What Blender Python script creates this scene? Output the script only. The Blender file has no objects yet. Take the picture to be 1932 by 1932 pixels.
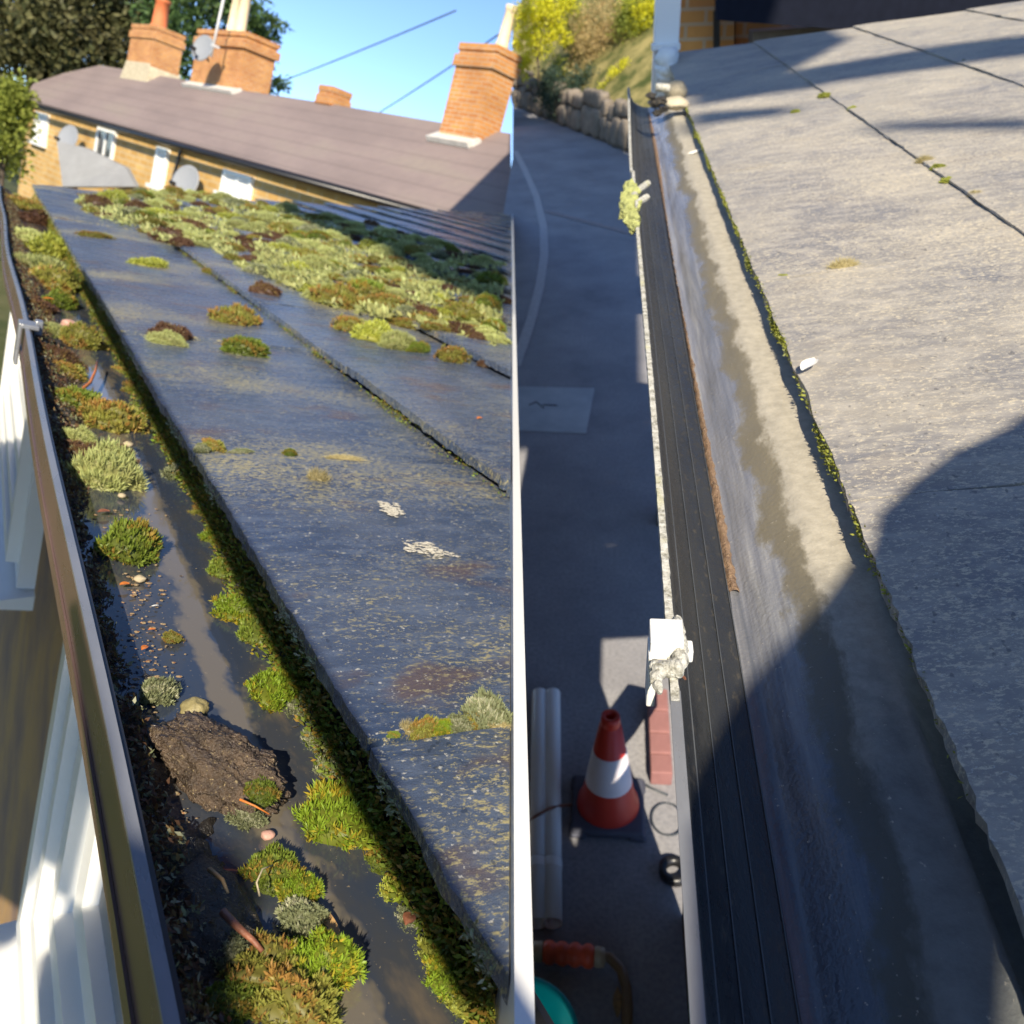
import bpy, bmesh, math, random
import numpy as np
from mathutils import Vector, Matrix, noise as mnoise
rnd = random.Random(7)
SC = bpy.context.scene
COL = SC.collection
R = math.radians

# ---------------------------------------------------------------- frames
F = 1698.0                                     # focal length in 1/1932 of the picture
def ray_c(x, y):
    v = np.array([x - 966, 966 - y, -F]); return v / np.linalg.norm(v)
def nz(v):
    v = np.asarray(v, float); return v / np.linalg.norm(v)
def cam_frame(vp, slope):                      # right, along the gutter, up
    d = np.array([vp[0] - 966, 966 - vp[1], -F]); e = np.array([1, -slope, 0])
    u = nz(np.cross(e, d)); g = nz(d); return np.array([np.cross(g, u), g, u])
FA = cam_frame((-36, 187), .3)                 # mossy roof: the upright world
FB = cam_frame((1170, -100), -.044)            # cleaned roof on the sloping street
CAMH = 3.0
ROT_B = FA @ FB.T
MB = Matrix([[*ROT_B[0], 0], [*ROT_B[1], 0], [*ROT_B[2], CAMH], [0, 0, 0, 1]])
MA = Matrix.Translation((0, 0, CAMH))
FR = {'A': (FA, MA), 'B': (FB, MB)}
def ray(f, x, y): return FR[f][0] @ ray_c(x, y)
def hit(f, x, y, p0, n):
    v = ray(f, x, y); return v * (np.dot(p0, n) / np.dot(v, n))
def camx(f, p): return float(np.dot(FR[f][0][:, 0], p))

# ---------------------------------------------------------------- camera, sky, sun
cam = bpy.data.cameras.new('camera'); cam_o = bpy.data.objects.new('camera', cam); COL.objects.link(cam_o)
cam.sensor_width = 36; cam.lens = F / 1932 * 36; cam.clip_start = .02; cam.clip_end = 3000
m3 = Matrix([list(FA[0]), list(FA[1]), list(FA[2])])
cam_o.matrix_world = Matrix.Translation((0, 0, CAMH)) @ m3.to_4x4()
cam.dof.use_dof = True; cam.dof.focus_distance = .62; cam.dof.aperture_fstop = 13
SC.camera = cam_o
SUN_AZ, SUN_EL = R(-34), R(31)
S = np.array([math.sin(SUN_AZ) * math.cos(SUN_EL), -math.cos(SUN_AZ) * math.cos(SUN_EL), math.sin(SUN_EL)])
SB = ROT_B.T @ S
sun = bpy.data.lights.new('sun', 'SUN'); sun.energy = 4.6; sun.angle = R(.5); sun.color = (1, .89, .70)
sun_o = bpy.data.objects.new('sun', sun); COL.objects.link(sun_o)
sun_o.rotation_euler = Vector(S).to_track_quat('Z', 'Y').to_euler()
w = bpy.data.worlds.new('World'); SC.world = w; w.use_nodes = True
nt = w.node_tree; bg = nt.nodes['Background']
sky = nt.nodes.new('ShaderNodeTexSky'); sky.sky_type = 'NISHITA'; sky.sun_disc = False
sky.sun_elevation = SUN_EL; sky.sun_rotation = math.atan2(S[0], S[1])
sky.altitude = 1500; sky.air_density = .6; sky.dust_density = .0; sky.ozone_density = 3.5
nt.links.new(sky.outputs[0], bg.inputs[0]); bg.inputs[1].default_value = .15
SC.view_settings.view_transform = 'Standard'; SC.view_settings.look = 'None'
SC.view_settings.exposure = .75; SC.view_settings.gamma = 1

# ---------------------------------------------------------------- materials
class Mat:
    def __init__(s, name, rough=.6, spec=.5):
        s.m = bpy.data.materials.new(name); s.m.use_nodes = True
        s.t = s.m.node_tree; s.b = s.t.nodes['Principled BSDF']; s.out = s.t.nodes['Material Output']
        s.b.inputs['Roughness'].default_value = rough; s.b.inputs['Specular IOR Level'].default_value = spec
        s._c = None
    def n(s, kind, **kw):
        k = s.t.nodes.new('ShaderNode' + kind)
        for a, v in kw.items():
            if hasattr(k, a): setattr(k, a, v)
        return k
    def link(s, a, b): s.t.links.new(a, b)
    def co(s, scale=(1, 1, 1), rot=(0, 0, 0), obj=True):
        tc = s.n('TexCoord'); mp = s.n('Mapping')
        mp.inputs['Scale'].default_value = scale; mp.inputs['Rotation'].default_value = rot
        s.link(tc.outputs['Object' if obj else 'Generated'], mp.inputs[0]); return mp.outputs[0]
    def noise(s, scale, detail=4, rough=.6, co=None, dist=0):
        k = s.n('TexNoise'); k.inputs['Scale'].default_value = scale; k.inputs['Detail'].default_value = detail
        k.inputs['Roughness'].default_value = rough; k.inputs['Distortion'].default_value = dist
        s.link(co if co is not None else s.co(), k.inputs['Vector']); return k.outputs['Fac']
    def ramp(s, fac, *stops, interp='LINEAR'):
        k = s.n('ValToRGB'); cr = k.color_ramp; cr.interpolation = interp
        while len(cr.elements) < len(stops): cr.elements.new(.5)
        for e, (p, c) in zip(cr.elements, stops):
            e.position = p; e.color = (*c, 1) if hasattr(c, '__len__') else (c, c, c, 1)
        s.link(fac, k.inputs[0]); return k.outputs[0]
    def mix(s, fac, a, b, mode='MIX'):
        k = s.n('MixRGB'); k.blend_type = mode
        for i, v in enumerate((fac, a, b)):
            if hasattr(v, 'is_output'): s.link(v, k.inputs[i])
            else: k.inputs[i].default_value = v if i == 0 else (*v, 1)
        return k.outputs[0]
    def math(s, op, a, b=0, clamp=False):
        k = s.n('Math'); k.operation = op; k.use_clamp = clamp
        for i, v in enumerate((a, b)):
            if hasattr(v, 'is_output'): s.link(v, k.inputs[i])
            else: k.inputs[i].default_value = v
        return k.outputs[0]
    def color(s, c):
        if hasattr(c, 'is_output'): s.link(c, s.b.inputs['Base Color'])
        else: s.b.inputs['Base Color'].default_value = (*c, 1)
        s._c = c; return s
    def rough(s, v):
        if hasattr(v, 'is_output'): s.link(v, s.b.inputs['Roughness'])
        else: s.b.inputs['Roughness'].default_value = v
        return s
    def bump(s, h, strength=.3, dist=.01):
        k = s.n('Bump'); k.inputs['Strength'].default_value = strength; k.inputs['Distance'].default_value = dist
        s.link(h, k.inputs['Height']); s.link(k.outputs[0], s.b.inputs['Normal']); return s

def plain(name, c, rough=.6, spec=.5, var=.15, scale=20, bump=0, bd=.002):
    m = Mat(name, rough, spec); f = m.noise(scale, 5)
    c = np.array(c); m.color(m.ramp(f, (.3, tuple(c * (1 - var))), (.7, tuple(np.minimum(1, c * (1 + var))))))
    if bump: m.bump(m.noise(scale * 3, 5), bump, bd)
    return m.m

def slab_mat(name, base, dark, lich, red, lich_lo, wet=.35, red_amt=1.0, big_l=.17):
    m = Mat(name, wet, .5)
    st = m.co((1, 2.6, 1), (0, 0, .35)); co = m.co()
    big = m.noise(5, 5, .6, co); mid = m.noise(22, 6, .65, st); fine = m.noise(190, 3, .7, co)
    c = m.mix(m.ramp(big, (.35, 0), (.65, 1)), dark, base)
    c = m.mix(m.math('MULTIPLY', m.ramp(mid, (.45, 0), (.62, 1)), .55), c, tuple(np.array(base) * 1.35))
    rn = m.noise(7, 4, .6, m.co((1, 1.7, 1)))
    c = m.mix(m.math('MULTIPLY', m.ramp(rn, (.56, 0), (.68, 1)), red_amt), c, red)
    l1 = m.ramp(m.noise(3.1, 3, .5, m.co((1, 1.3, 1))), (.42, 0), (.7, 1))
    l2 = m.noise(150, 7, .8, m.co((1, 1.8, 1), (0, 0, .3)))
    lf = m.math('ADD', l2, m.math('MULTIPLY', l1, big_l))
    c = m.mix(m.ramp(lf, (lich_lo, 0), (lich_lo + .06, .9)), c, lich)
    sp = m.ramp(m.noise(210, 3, .6, co), (.645, 0), (.68, 1))
    c = m.mix(m.math('MULTIPLY', sp, .75), c, (.55, .53, .46))
    dk = m.ramp(m.noise(120, 2, .5, m.co((1.2, .8, 1))), (.28, 1), (.34, 0))
    c = m.mix(m.math('MULTIPLY', dk, .6), c, tuple(np.array(dark) * .5))
    m.color(c)
    m.rough(m.ramp(m.math('ADD', m.math('MULTIPLY', mid, .5), m.math('MULTIPLY', lf, .5)), (.35, wet - .08), (.75, wet + .35)))
    h = m.math('ADD', m.math('MULTIPLY', mid, .6), m.math('ADD', m.math('MULTIPLY', fine, .35), m.math('MULTIPLY', lf, .7)))
    m.bump(h, .55, .004)
    return m.m
M = {}
M['slabA'] = slab_mat('wet_stone_slab', (.085, .108, .158), (.034, .056, .112), (.40, .35, .17), (.105, .07, .06), .575, .17, .8, .125)
M['slabB'] = slab_mat('pale_stone_slab', (.36, .33, .285), (.19, .19, .205), (.64, .56, .41), (.33, .28, .22), .54, .55, .3, .05)
M['tile'] = None

def brick_mat(name, c1, c2, mortar, bw, bh, co_scale=1, rough=.8):
    m = Mat(name, rough, .3); t = m.n('TexBrick')
    t.inputs['Color1'].default_value = (*c1, 1); t.inputs['Color2'].default_value = (*c2, 1); t.inputs['Mortar'].default_value = (*mortar, 1)
    t.inputs['Scale'].default_value = 1; t.inputs['Brick Width'].default_value = bw; t.inputs['Row Height'].default_value = bh
    t.inputs['Mortar Size'].default_value = bh * .13; t.inputs['Bias'].default_value = -.1
    # vertical faces: use (x+y, z)
    tc = m.n('TexCoord'); sx = m.n('SeparateXYZ'); m.link(tc.outputs['Object'], sx.inputs[0])
    cx = m.n('CombineXYZ'); m.link(m.math('ADD', sx.outputs[0], sx.outputs[1]), cx.inputs[0]); m.link(sx.outputs[2], cx.inputs[1])
    m.link(cx.outputs[0], t.inputs['Vector'])
    nn = m.noise(3 / bw * .12, 5); n2 = m.noise(40, 4)
    c = m.mix(m.ramp(nn, (.35, 0), (.7, .55)), t.outputs['Color'], tuple(np.array(c2) * .6))
    m.color(c); m.bump(m.math('ADD', m.math('MULTIPLY', t.outputs['Fac'], -1), m.math('MULTIPLY', n2, .4)), .6, .01)
    return m.m
M['ironstone'] = brick_mat('golden_ironstone', (.66, .42, .15), (.52, .30, .09), (.60, .46, .26), .42, .16)
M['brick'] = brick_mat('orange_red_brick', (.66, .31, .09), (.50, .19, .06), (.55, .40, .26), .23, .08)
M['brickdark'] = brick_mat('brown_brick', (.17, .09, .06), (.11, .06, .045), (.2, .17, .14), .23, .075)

def tile_mat():
    m = Mat('brown_roof_tile', .75, .3)
    tc = m.n('TexCoord'); sx = m.n('SeparateXYZ'); m.link(tc.outputs['Object'], sx.inputs[0])
    wv = m.n('TexWave'); wv.wave_type = 'BANDS'; wv.bands_direction = 'Z'; wv.wave_profile = 'SAW'
    wv.inputs['Scale'].default_value = 1.1; m.link(tc.outputs['Object'], wv.inputs[0])
    n1 = m.noise(.55, 5, .6, m.co((1, .35, 1))); n2 = m.noise(6, 5, .6)
    c = m.ramp(n1, (.3, (.20, .157, .147)), (.55, (.265, .207, .19)), (.75, (.28, .237, .195)))
    c = m.mix(m.math('MULTIPLY', m.ramp(n2, (.4, 0), (.7, 1)), .3), c, (.19, .15, .15))
    c = m.mix(m.math('MULTIPLY', m.ramp(wv.outputs[1], (.0, 1), (.2, 0)), .3), c, (.1, .08, .075))
    m.color(c); m.bump(m.math('ADD', wv.outputs[1], m.math('MULTIPLY', n2, .5)), .35, .03); return m.m
M['tile'] = tile_mat()
M['lead'] = plain('pale_flashing', (.62, .6, .55), .5, var=.12, scale=6)
M['concrete'] = plain('pale_mortar', (.5, .43, .3), .9, var=.2, scale=9, bump=.4, bd=.01)
M['graysheet'] = plain('grey_sheet', (.25, .25, .25), .7, var=.1, scale=3)
M['pvc'] = plain('white_plastic', (.80, .80, .78), .3, var=.02, scale=5)
M['glass'] = plain('dark_window_glass', (.05, .055, .06), .06, var=.1)
M['curtain'] = plain('white_net_curtain', (.78, .77, .73), .8, var=.06, scale=8)
M['blackp'] = plain('black_gutter_plastic', (.014, .014, .016), .35, var=.2, scale=8)
M['pot_o'] = plain('orange_clay', (.62, .17, .06), .7, var=.12, scale=12)
M['pot_c'] = plain('cream_clay', (.72, .58, .38), .7, var=.12, scale=12)
M['metalw'] = plain('pale_metal', (.6, .6, .6), .4, var=.05)
M['dish'] = plain('grey_dish_paint', (.27, .28, .30), .5, var=.05)
M['wire'] = plain('black_cable', (.05, .06, .07), .5)
M['cream_stone'] = plain('cream_stone', (.42, .35, .23), .8, var=.15, scale=90, bump=.3)
M['pink_stone'] = plain('pink_stone', (.52, .30, .24), .6, var=.2, scale=120, bump=.3)
M['white_chip'] = plain('white_flake', (.8, .78, .72), .8, var=.1, scale=200, bump=.5)
M['lichen'] = plain('white_lichen', (.50, .47, .40), .9, var=.35, scale=300, bump=.5)
M['orange_leaf'] = plain('orange_leaf', (.55, .17, .03), .5, var=.3, scale=80)
M['brown_twig'] = plain('red_brown_twig', (.23, .09, .05), .5, var=.3, scale=120, bump=.4)
M['tan_leaf'] = plain('tan_leaf', (.36, .22, .09), .5, var=.4, scale=60, bump=.3)
M['bark'] = plain('bark', (.10, .075, .055), .9, var=.3, scale=8, bump=.6, bd=.02)

def brown_gutter():
    m = Mat('brown_gutter_plastic', .3, .5)
    n = m.noise(14, 5, .6, m.co((1, .3, 1))); f = m.noise(160, 3)
    c = m.ramp(n, (.3, (.12, .075, .062)), (.7, (.17, .11, .09)))
    sc = m.ramp(m.noise(9, 4, .6, m.co((1, .12, 6))), (.66, 0), (.7, 1))
    c = m.mix(m.math('MULTIPLY', sc, .6), c, (.35, .06, .025))
    m.color(c); m.rough(m.ramp(n, (.3, .2), (.7, .36))); m.bump(f, .08, .001); return m.m
M['brownp'] = brown_gutter()
def lip_top():
    m = Mat('worn_lip_top', .28, .9); n = m.noise(30, 5, .6, m.co((1, .3, 1)))
    m.color(m.ramp(n, (.3, (.16, .17, .19)), (.7, (.22, .23, .26)))); m.rough(m.ramp(n, (.3, .2), (.7, .4)))
    m.bump(m.noise(180, 3), .12, .001); return m.m
M['liptop'] = lip_top()
def water_mat():
    m = Mat('murky_water', .03, .5); m.b.inputs['IOR'].default_value = 1.5
    n = m.noise(16, 5, .6, m.co((1, .4, 1))); f = m.noise(260, 3)
    c = m.ramp(n, (.42, (.036, .048, .075)), (.56, (.05, .055, .065)), (.66, (.12, .10, .078)))
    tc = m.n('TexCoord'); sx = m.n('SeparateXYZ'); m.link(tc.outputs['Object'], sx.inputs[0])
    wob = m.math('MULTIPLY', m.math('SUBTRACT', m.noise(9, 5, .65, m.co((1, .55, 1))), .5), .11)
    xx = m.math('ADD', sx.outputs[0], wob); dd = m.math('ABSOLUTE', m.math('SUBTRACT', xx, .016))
    c = m.mix(m.ramp(dd, (.010, .9), (.015, 0)), c, (.17, .145, .105))  # sunlit strip of murky bottom, painted into the water colour
    c = m.mix(m.ramp(f, (.66, 0), (.72, .7)), c, (.3, .24, .15))
    m.color(c); m.rough(m.ramp(n, (.35, .03), (.75, .12))); m.bump(m.noise(60, 3), .04, .002); return m.m
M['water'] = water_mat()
def soil_mat(name, a, b, rough=.45):
    m = Mat(name, rough, .6); n = m.noise(55, 6, .7); f = m.noise(330, 3, .7)
    c = m.ramp(n, (.3, a), (.7, b)); c = m.mix(m.ramp(f, (.61, 0), (.69, .8)), c, (.42, .32, .16))
    m.color(c); m.rough(m.ramp(f, (.3, .18), (.7, .7))); m.bump(m.math('ADD', n, m.math('MULTIPLY', f, .7)), .9, .006); return m.m
M['soil'] = soil_mat('wet_black_silt', (.012, .011, .010), (.045, .038, .03))
M['clod'] = soil_mat('wet_brown_clod', (.045, .032, .024), (.13, .088, .055), .3)

def moss_mat(name, base, tip, alt, alt_amt=.35, tr=.25, rough=.5):
    m = Mat(name, rough, .4)
    at = m.n('Attribute'); at.attribute_name = 'tint'; at.attribute_type = 'GEOMETRY'
    sp = m.n('SeparateColor'); m.link(at.outputs['Color'], sp.inputs[0])
    c = m.mix(sp.outputs[0], base, tip)
    c = m.mix(m.math('MULTIPLY', m.ramp(sp.outputs[1], (1 - alt_amt - .12, 0), (1 - alt_amt + .12, 1)), .85), c, alt)
    oi = m.n('ObjectInfo'); v = m.ramp(oi.outputs['Random'], (0, .78), (1, 1.2))
    c = m.mix(1.0, c, v, 'MULTIPLY')
    m.color(c)
    t = m.n('BsdfTranslucent'); m.link(c, t.inputs[0]); mx = m.n('MixShader'); mx.inputs[0].default_value = tr
    m.link(m.b.outputs[0], mx.inputs[1]); m.link(t.outputs[0], mx.inputs[2]); m.link(mx.outputs[0], m.out.inputs[0]); return m.m
MOSS = {
 'star':  moss_mat('bright_star_moss', (.10, .085, .014), (.26, .40, .03), (.42, .30, .03), .3),
 'green': moss_mat('green_moss', (.06, .065, .014), (.22, .30, .04), (.34, .20, .04), .3),
 'pale':  moss_mat('pale_grey_green_moss', (.22, .20, .07), (.56, .62, .24), (.46, .46, .18), .3),
 'olive': moss_mat('olive_moss', (.10, .08, .02), (.34, .35, .07), (.36, .18, .05), .4),
 'brown': moss_mat('brown_moss', (.07, .035, .02), (.16, .085, .05), (.22, .15, .05), .3),
 'grey':  moss_mat('silvery_moss', (.09, .09, .04), (.27, .30, .16), (.45, .44, .30), .3),
 'straw': moss_mat('dry_straw_moss', (.30, .24, .10), (.52, .45, .24), (.36, .30, .14), .3),
 'lime':  moss_mat('lime_green_moss', (.2, .19, .03), (.46, .50, .08), (.36, .40, .10), .3),
}

# ---------------------------------------------------------------- mesh helpers
class G:
    def __init__(s): s.v = []; s.f = []; s.mi = []
    def add(s, vs, fs, mi=0):
        o = len(s.v); s.v += [tuple(map(float, p)) for p in vs]; s.f += [tuple(i + o for i in q) for q in fs]; s.mi += [mi] * len(fs)
        return s
    def box(s, c, ax, ay, az, mi=0):           # centre and three half vectors
        c, ax, ay, az = map(np.asarray, (c, ax, ay, az))
        vs = [c + i * ax + j * ay + k * az for k in (-1, 1) for j in (-1, 1) for i in (-1, 1)]
        return s.add(vs, [(0, 2, 3, 1), (4, 5, 7, 6), (0, 1, 5, 4), (2, 6, 7, 3), (0, 4, 6, 2), (1, 3, 7, 5)], mi)
    def prism(s, pts, d, mi=0):                # polygon extruded by vector d
        pts = [np.asarray(p) for p in pts]; d = np.asarray(d); n = len(pts)
        fs = [tuple(range(n)), tuple(range(2 * n - 1, n - 1, -1))] + [(i, i + n, (i + 1) % n + n, (i + 1) % n) for i in range(n)]
        return s.add(pts + [p + d for p in pts], fs, mi)
    def loft(s, prof, path, mi=0, closed=False):   # prof [(r,u)] swept over path [g]
        n = len(prof); vs = []; fs = []
        for k, q in enumerate(path):
            for (r, u) in prof: vs.append((r, q, u) if not callable(q) else q(r, u))
        for k in range(len(path) - 1):
            for i in range(n if closed else n - 1):
                j = (i + 1) % n; fs.append((k * n + i, k * n + j, (k + 1) * n + j, (k + 1) * n + i))
        if closed: fs += [tuple(range(n))[::-1], tuple((len(path) - 1) * n + i for i in range(n))]
        return s.add(vs, fs, mi)
    def tube(s, path, rad, seg=8, mi=0, cap=True):
        P = [np.asarray(p, float) for p in path]; n = len(P); rad = rad if hasattr(rad, '__len__') else [rad] * n
        vs = []; fs = []
        up = None
        for k in range(n):
            t = nz(P[min(k + 1, n - 1)] - P[max(k - 1, 0)])
            if up is None: up = np.array([0, 0, 1.]) if abs(t[2]) < .9 else np.array([1., 0, 0])
            a = nz(np.cross(t, up)); b = np.cross(a, t); up = b
            for i in range(seg):
                w = 2 * math.pi * i / seg; vs.append(P[k] + rad[k] * (math.cos(w) * a + math.sin(w) * b))
        for k in range(n - 1):
            for i in range(seg): j = (i + 1) % seg; fs.append((k * seg + i, k * seg + j, (k + 1) * seg + j, (k + 1) * seg + i))
        if cap: fs += [tuple(range(seg))[::-1], tuple((n - 1) * seg + i for i in range(seg))]
        return s.add(vs, fs, mi)
    def lathe(s, prof, c=(0, 0, 0), seg=32, ax=None, mi=0, cap=(False, False)):   # prof [(rad, h)]
        c = np.asarray(c, float); X, Y, Z = ax if ax is not None else np.eye(3)
        vs = []; fs = []; n = len(prof)
        for (r, h) in prof:
            for i in range(seg): w = 2 * math.pi * i / seg; vs.append(c + r * math.cos(w) * X + r * math.sin(w) * Y + h * Z)
        for k in range(n - 1):
            for i in range(seg): j = (i + 1) % seg; fs.append((k * seg + i, k * seg + j, (k + 1) * seg + j, (k + 1) * seg + i))
        if cap[0]: fs.append(tuple(range(seg))[::-1])
        if cap[1]: fs.append(tuple((n - 1) * seg + i for i in range(seg)))
        return s.add(vs, fs, mi)
    def grid(s, fn, nu, nv, mi=0):
        vs = [fn(i / nu, j / nv) for j in range(nv + 1) for i in range(nu + 1)]
        fs = [(j * (nu + 1) + i, j * (nu + 1) + i + 1, (j + 1) * (nu + 1) + i + 1, (j + 1) * (nu + 1) + i) for j in range(nv) for i in range(nu)]
        return s.add(vs, fs, mi)

ORG = {}
def link(o, name): o.name = name; COL.objects.link(o); return o
def tag(o, label=None, cat=None, group=None, kind=None):
    for k, v in (('label', label), ('category', cat), ('group', group), ('kind', kind)):
        if v: o[k] = v
    return o
def root(name, f, org, label, cat, group=None, rot=None):
    o = bpy.data.objects.new(name, None); COL.objects.link(o); o.empty_display_size = .05
    o.matrix_world = FR[f][1] @ Matrix.Translation(org) @ (rot.to_4x4() if rot else Matrix.Identity(4))
    ORG[o.name] = np.array(org); return tag(o, label, cat, group)
def make(name, g, mats, f='A', parent=None, org=None, smooth=False, clip=None, bevel=0):
    """g in frame coordinates; becomes one mesh object (a part when parent is given)."""
    if org is None: org = ORG.get(parent.name, np.zeros(3)) if parent else np.mean(np.array(g.v), axis=0)
    me = bpy.data.meshes.new(name)
    me.from_pydata([tuple(np.array(p) - org) for p in g.v], [], g.f)
    for m in (mats if isinstance(mats, (list, tuple)) else [mats]): me.materials.append(m)
    for p, i in zip(me.polygons, g.mi): p.material_index = i; p.use_smooth = smooth
    bm = bmesh.new(); bm.from_mesh(me)
    if clip:
        for (co, no) in clip:                  # keep the side the normal points away from
            r = bmesh.ops.bisect_plane(bm, geom=bm.verts[:] + bm.edges[:] + bm.faces[:], dist=1e-6, plane_co=Vector(np.array(co) - org), plane_no=Vector(no), clear_outer=True)
            ed = [e for e in r['geom_cut'] if isinstance(e, bmesh.types.BMEdge)]
            if ed: bmesh.ops.edgenet_fill(bm, edges=ed)
    bmesh.ops.recalc_face_normals(bm, faces=bm.faces)
    bm.to_mesh(me); bm.free()
    if len(me.vertices) == 0: return None
    o = bpy.data.objects.new(name, me); COL.objects.link(o)
    if parent: o.parent = parent
    else:
        o.matrix_world = FR[f][1] @ Matrix.Translation(org); ORG[o.name] = np.array(org)
    if bevel:
        b = o.modifiers.new('bevel', 'BEVEL'); b.width = bevel; b.segments = 2; b.limit_method = 'ANGLE'
    return o
def fnoise(p, s=1.0, o=4): return mnoise.fractal(Vector(np.array(p) * s), 1.0, 2.0, o)
CX = {k: np.array(FR[k][0][:, 0]) for k in 'AB'}       # the dividing plane between the two roofs, in each frame
SEAM_A = (np.zeros(3) + CX['A'] * -.0015, CX['A'])
UP = np.array([0, 0, 1.])

# ================================================================ LARGE STRUCTURE
g = G(); g.grid(lambda a, b: (-120 + 240 * a, -60 + 400 * b, -3.0), 6, 8)
m = Mat('rough_grass', .9, .2); m.color(m.ramp(m.noise(.8, 6), (.35, (.05, .07, .02)), (.65, (.12, .12, .05))))
tag(make('ground', g, m.m, 'A', org=np.array([0, 0, -3.])), kind='structure')

# ---------------------------------------------------------------- mossy cottage (frame A)
TH = R(8.5); SL = np.array([math.cos(TH), 0, math.sin(TH)]); NA = np.array([-math.sin(TH), 0, math.cos(TH)])
EDGE = np.array([.252, 0, -.315]); EX = .356
def roofA(x, y, up=0): return hit('A', x, y, EDGE + NA * up, NA)
def onA(s, gg, h=0): return EDGE + SL * s + NA * h + np.array([0, gg, 0])
P1, P2 = roofA(80, 348), roofA(500, 374)
END_D = nz(P2 - P1); END_N = nz(np.cross(END_D, NA)); END_N = END_N if END_N[1] > 0 else -END_N
END_A = (P1, END_N)
cot = root('stone_cottage', 'A', (.25, 1, -3), 'stone cottage whose low mossy slab roof fills the foreground', 'house')
slab_rng = random.Random(3)
def slab(s0, g0, g1, seed, depth=.40, far=False, flat=False):
    nu, nv = max(3, int((g1 - g0) / (.009 if not far else .15))), 6
    q = G(); vs = []
    th = .013
    for k in range(2):
        for j in range(nv + 1):
            for i in range(nu + 1):
                a = g0 + (g1 - g0) * i / nu; b = s0 + depth * j / nv
                if j == 0: b += .0028 * fnoise((a * 14, seed, k), 1) + .0022 * fnoise((a * 110, seed, 3), 1)
                if i in (0, nu): a += .004 * fnoise((b * 30, seed, 7), 1) * (1 if j else 0)
                h = -(.010 if flat else .024) * j / nv + .0025 * fnoise((a * 5, b * 5, seed), 1)
                if j == 0: h -= .003
                vs.append(onA(b, a, h + (0 if flat else .003 * math.sin(seed * 2.4)) - k * (.004 if flat and s0 > .1 else th) * (1 + .3 * (j == 0) * fnoise((a * 40, seed, 9), 1))))
    n = (nu + 1) * (nv + 1); fs = []
    id_ = lambda k, j, i: k * n + j * (nu + 1) + i
    for j in range(nv):
        for i in range(nu):
            fs.append((id_(0, j, i), id_(0, j, i + 1), id_(0, j + 1, i + 1), id_(0, j + 1, i)))
            fs.append((id_(1, j, i), id_(1, j + 1, i), id_(1, j + 1, i + 1), id_(1, j, i + 1)))
    for i in range(nu):
        fs.append((id_(0, 0, i), id_(1, 0, i), id_(1, 0, i + 1), id_(0, 0, i + 1))); fs.append((id_(0, nv, i), id_(0, nv, i + 1), id_(1, nv, i + 1), id_(1, nv, i)))
    for j in range(nv):
        fs.append((id_(0, j, 0), id_(0, j + 1, 0), id_(1, j + 1, 0), id_(1, j, 0))); fs.append((id_(0, j, nu), id_(1, j, nu), id_(1, j + 1, nu), id_(0, j + 1, nu)))
    return q.add(vs, fs)
joints = {0: [.02, .458, 1.052, 1.75, 2.4, 3.05, 3.7, 4.3, 5.0, 5.6, 6.2], 1: [.3, .93, 1.55, 2.2, 2.9, 3.5, 4.15, 4.8, 5.5, 6.2, 6.8], 2: [.6, 1.3, 1.95, 2.7, 3.3, 4.0, 4.6, 5.3, 6.0, 6.7]}
for k in range(0, 4):
    js = joints.get(k) or [1.0 + .65 * i + slab_rng.uniform(-.08, .08) for i in range(10)]
    for i in range(len(js) - 1):
        if onA(k * EX, js[i])[1] > 7.4: continue
        make('roof_slab', slab(k * EX, js[i] + .0045, js[i + 1] - .0045, k * 31 + i), M['slabA'], 'A', cot, clip=[SEAM_A, END_A])
rest = G()
for k in range(4, 20):
    gg = .8 + .2 * k
    while gg < 12:
        L = slab_rng.uniform(.5, .8); q = slab(k * EX, gg + .003, gg + L - .003, k * 31 + gg, far=True); rest.add(q.v, q.f); gg += L
make('roof_covering', rest, M['slabA'], 'A', cot, clip=[SEAM_A, END_A])
# deck under the slabs, walls
g = G(); g.prism([onA(.03, .0, -.06), onA(.03, 9, -.06), onA(6.5, 14, -.06), onA(6.5, 0, -.06)], -NA * .05)
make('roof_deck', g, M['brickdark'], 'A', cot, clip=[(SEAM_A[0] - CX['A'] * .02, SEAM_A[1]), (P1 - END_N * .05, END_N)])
def wall_mat():
    m = Mat('rough_ironstone_wall', .85, .3); n = m.noise(3.2, 6, .6); f = m.noise(30, 5)
    c = m.ramp(n, (.32, (.19, .13, .10)), (.5, (.28, .18, .10)), (.62, (.36, .22, .09)), (.75, (.22, .16, .13)))
    m.color(c); m.bump(m.math('ADD', n, m.math('MULTIPLY', f, .4)), .7, .02); return m.m
M['ironrough'] = wall_mat()
WR = .29
g = G(); g.box((WR + .15, 2.6, -1.72), (.15, 0, 0), (0, 2.6, 0), (0, 0, 1.28))
make('wall', g, M['ironrough'], 'A', cot, clip=[(SEAM_A[0] - CX['A'] * .03, SEAM_A[1])])
# soffit board behind the gutter
# (white strip dividing the two roofs, built as a board along the splayed end)
va, vb = roofA(966, 2050), roofA(966, 402)
vd = nz(vb - va); vn = nz(np.cross(vd, NA)); vn = vn if camx('A', vn) > 0 else -vn
g = G(); c0 = (va + vb) / 2 + vn * .0048 - NA * .028
g.box(c0, vd * np.linalg.norm(vb - va) / 2, vn * .0046, NA * .034)
make('divider_board', g, M['pvc'], 'A', cot)
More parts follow.
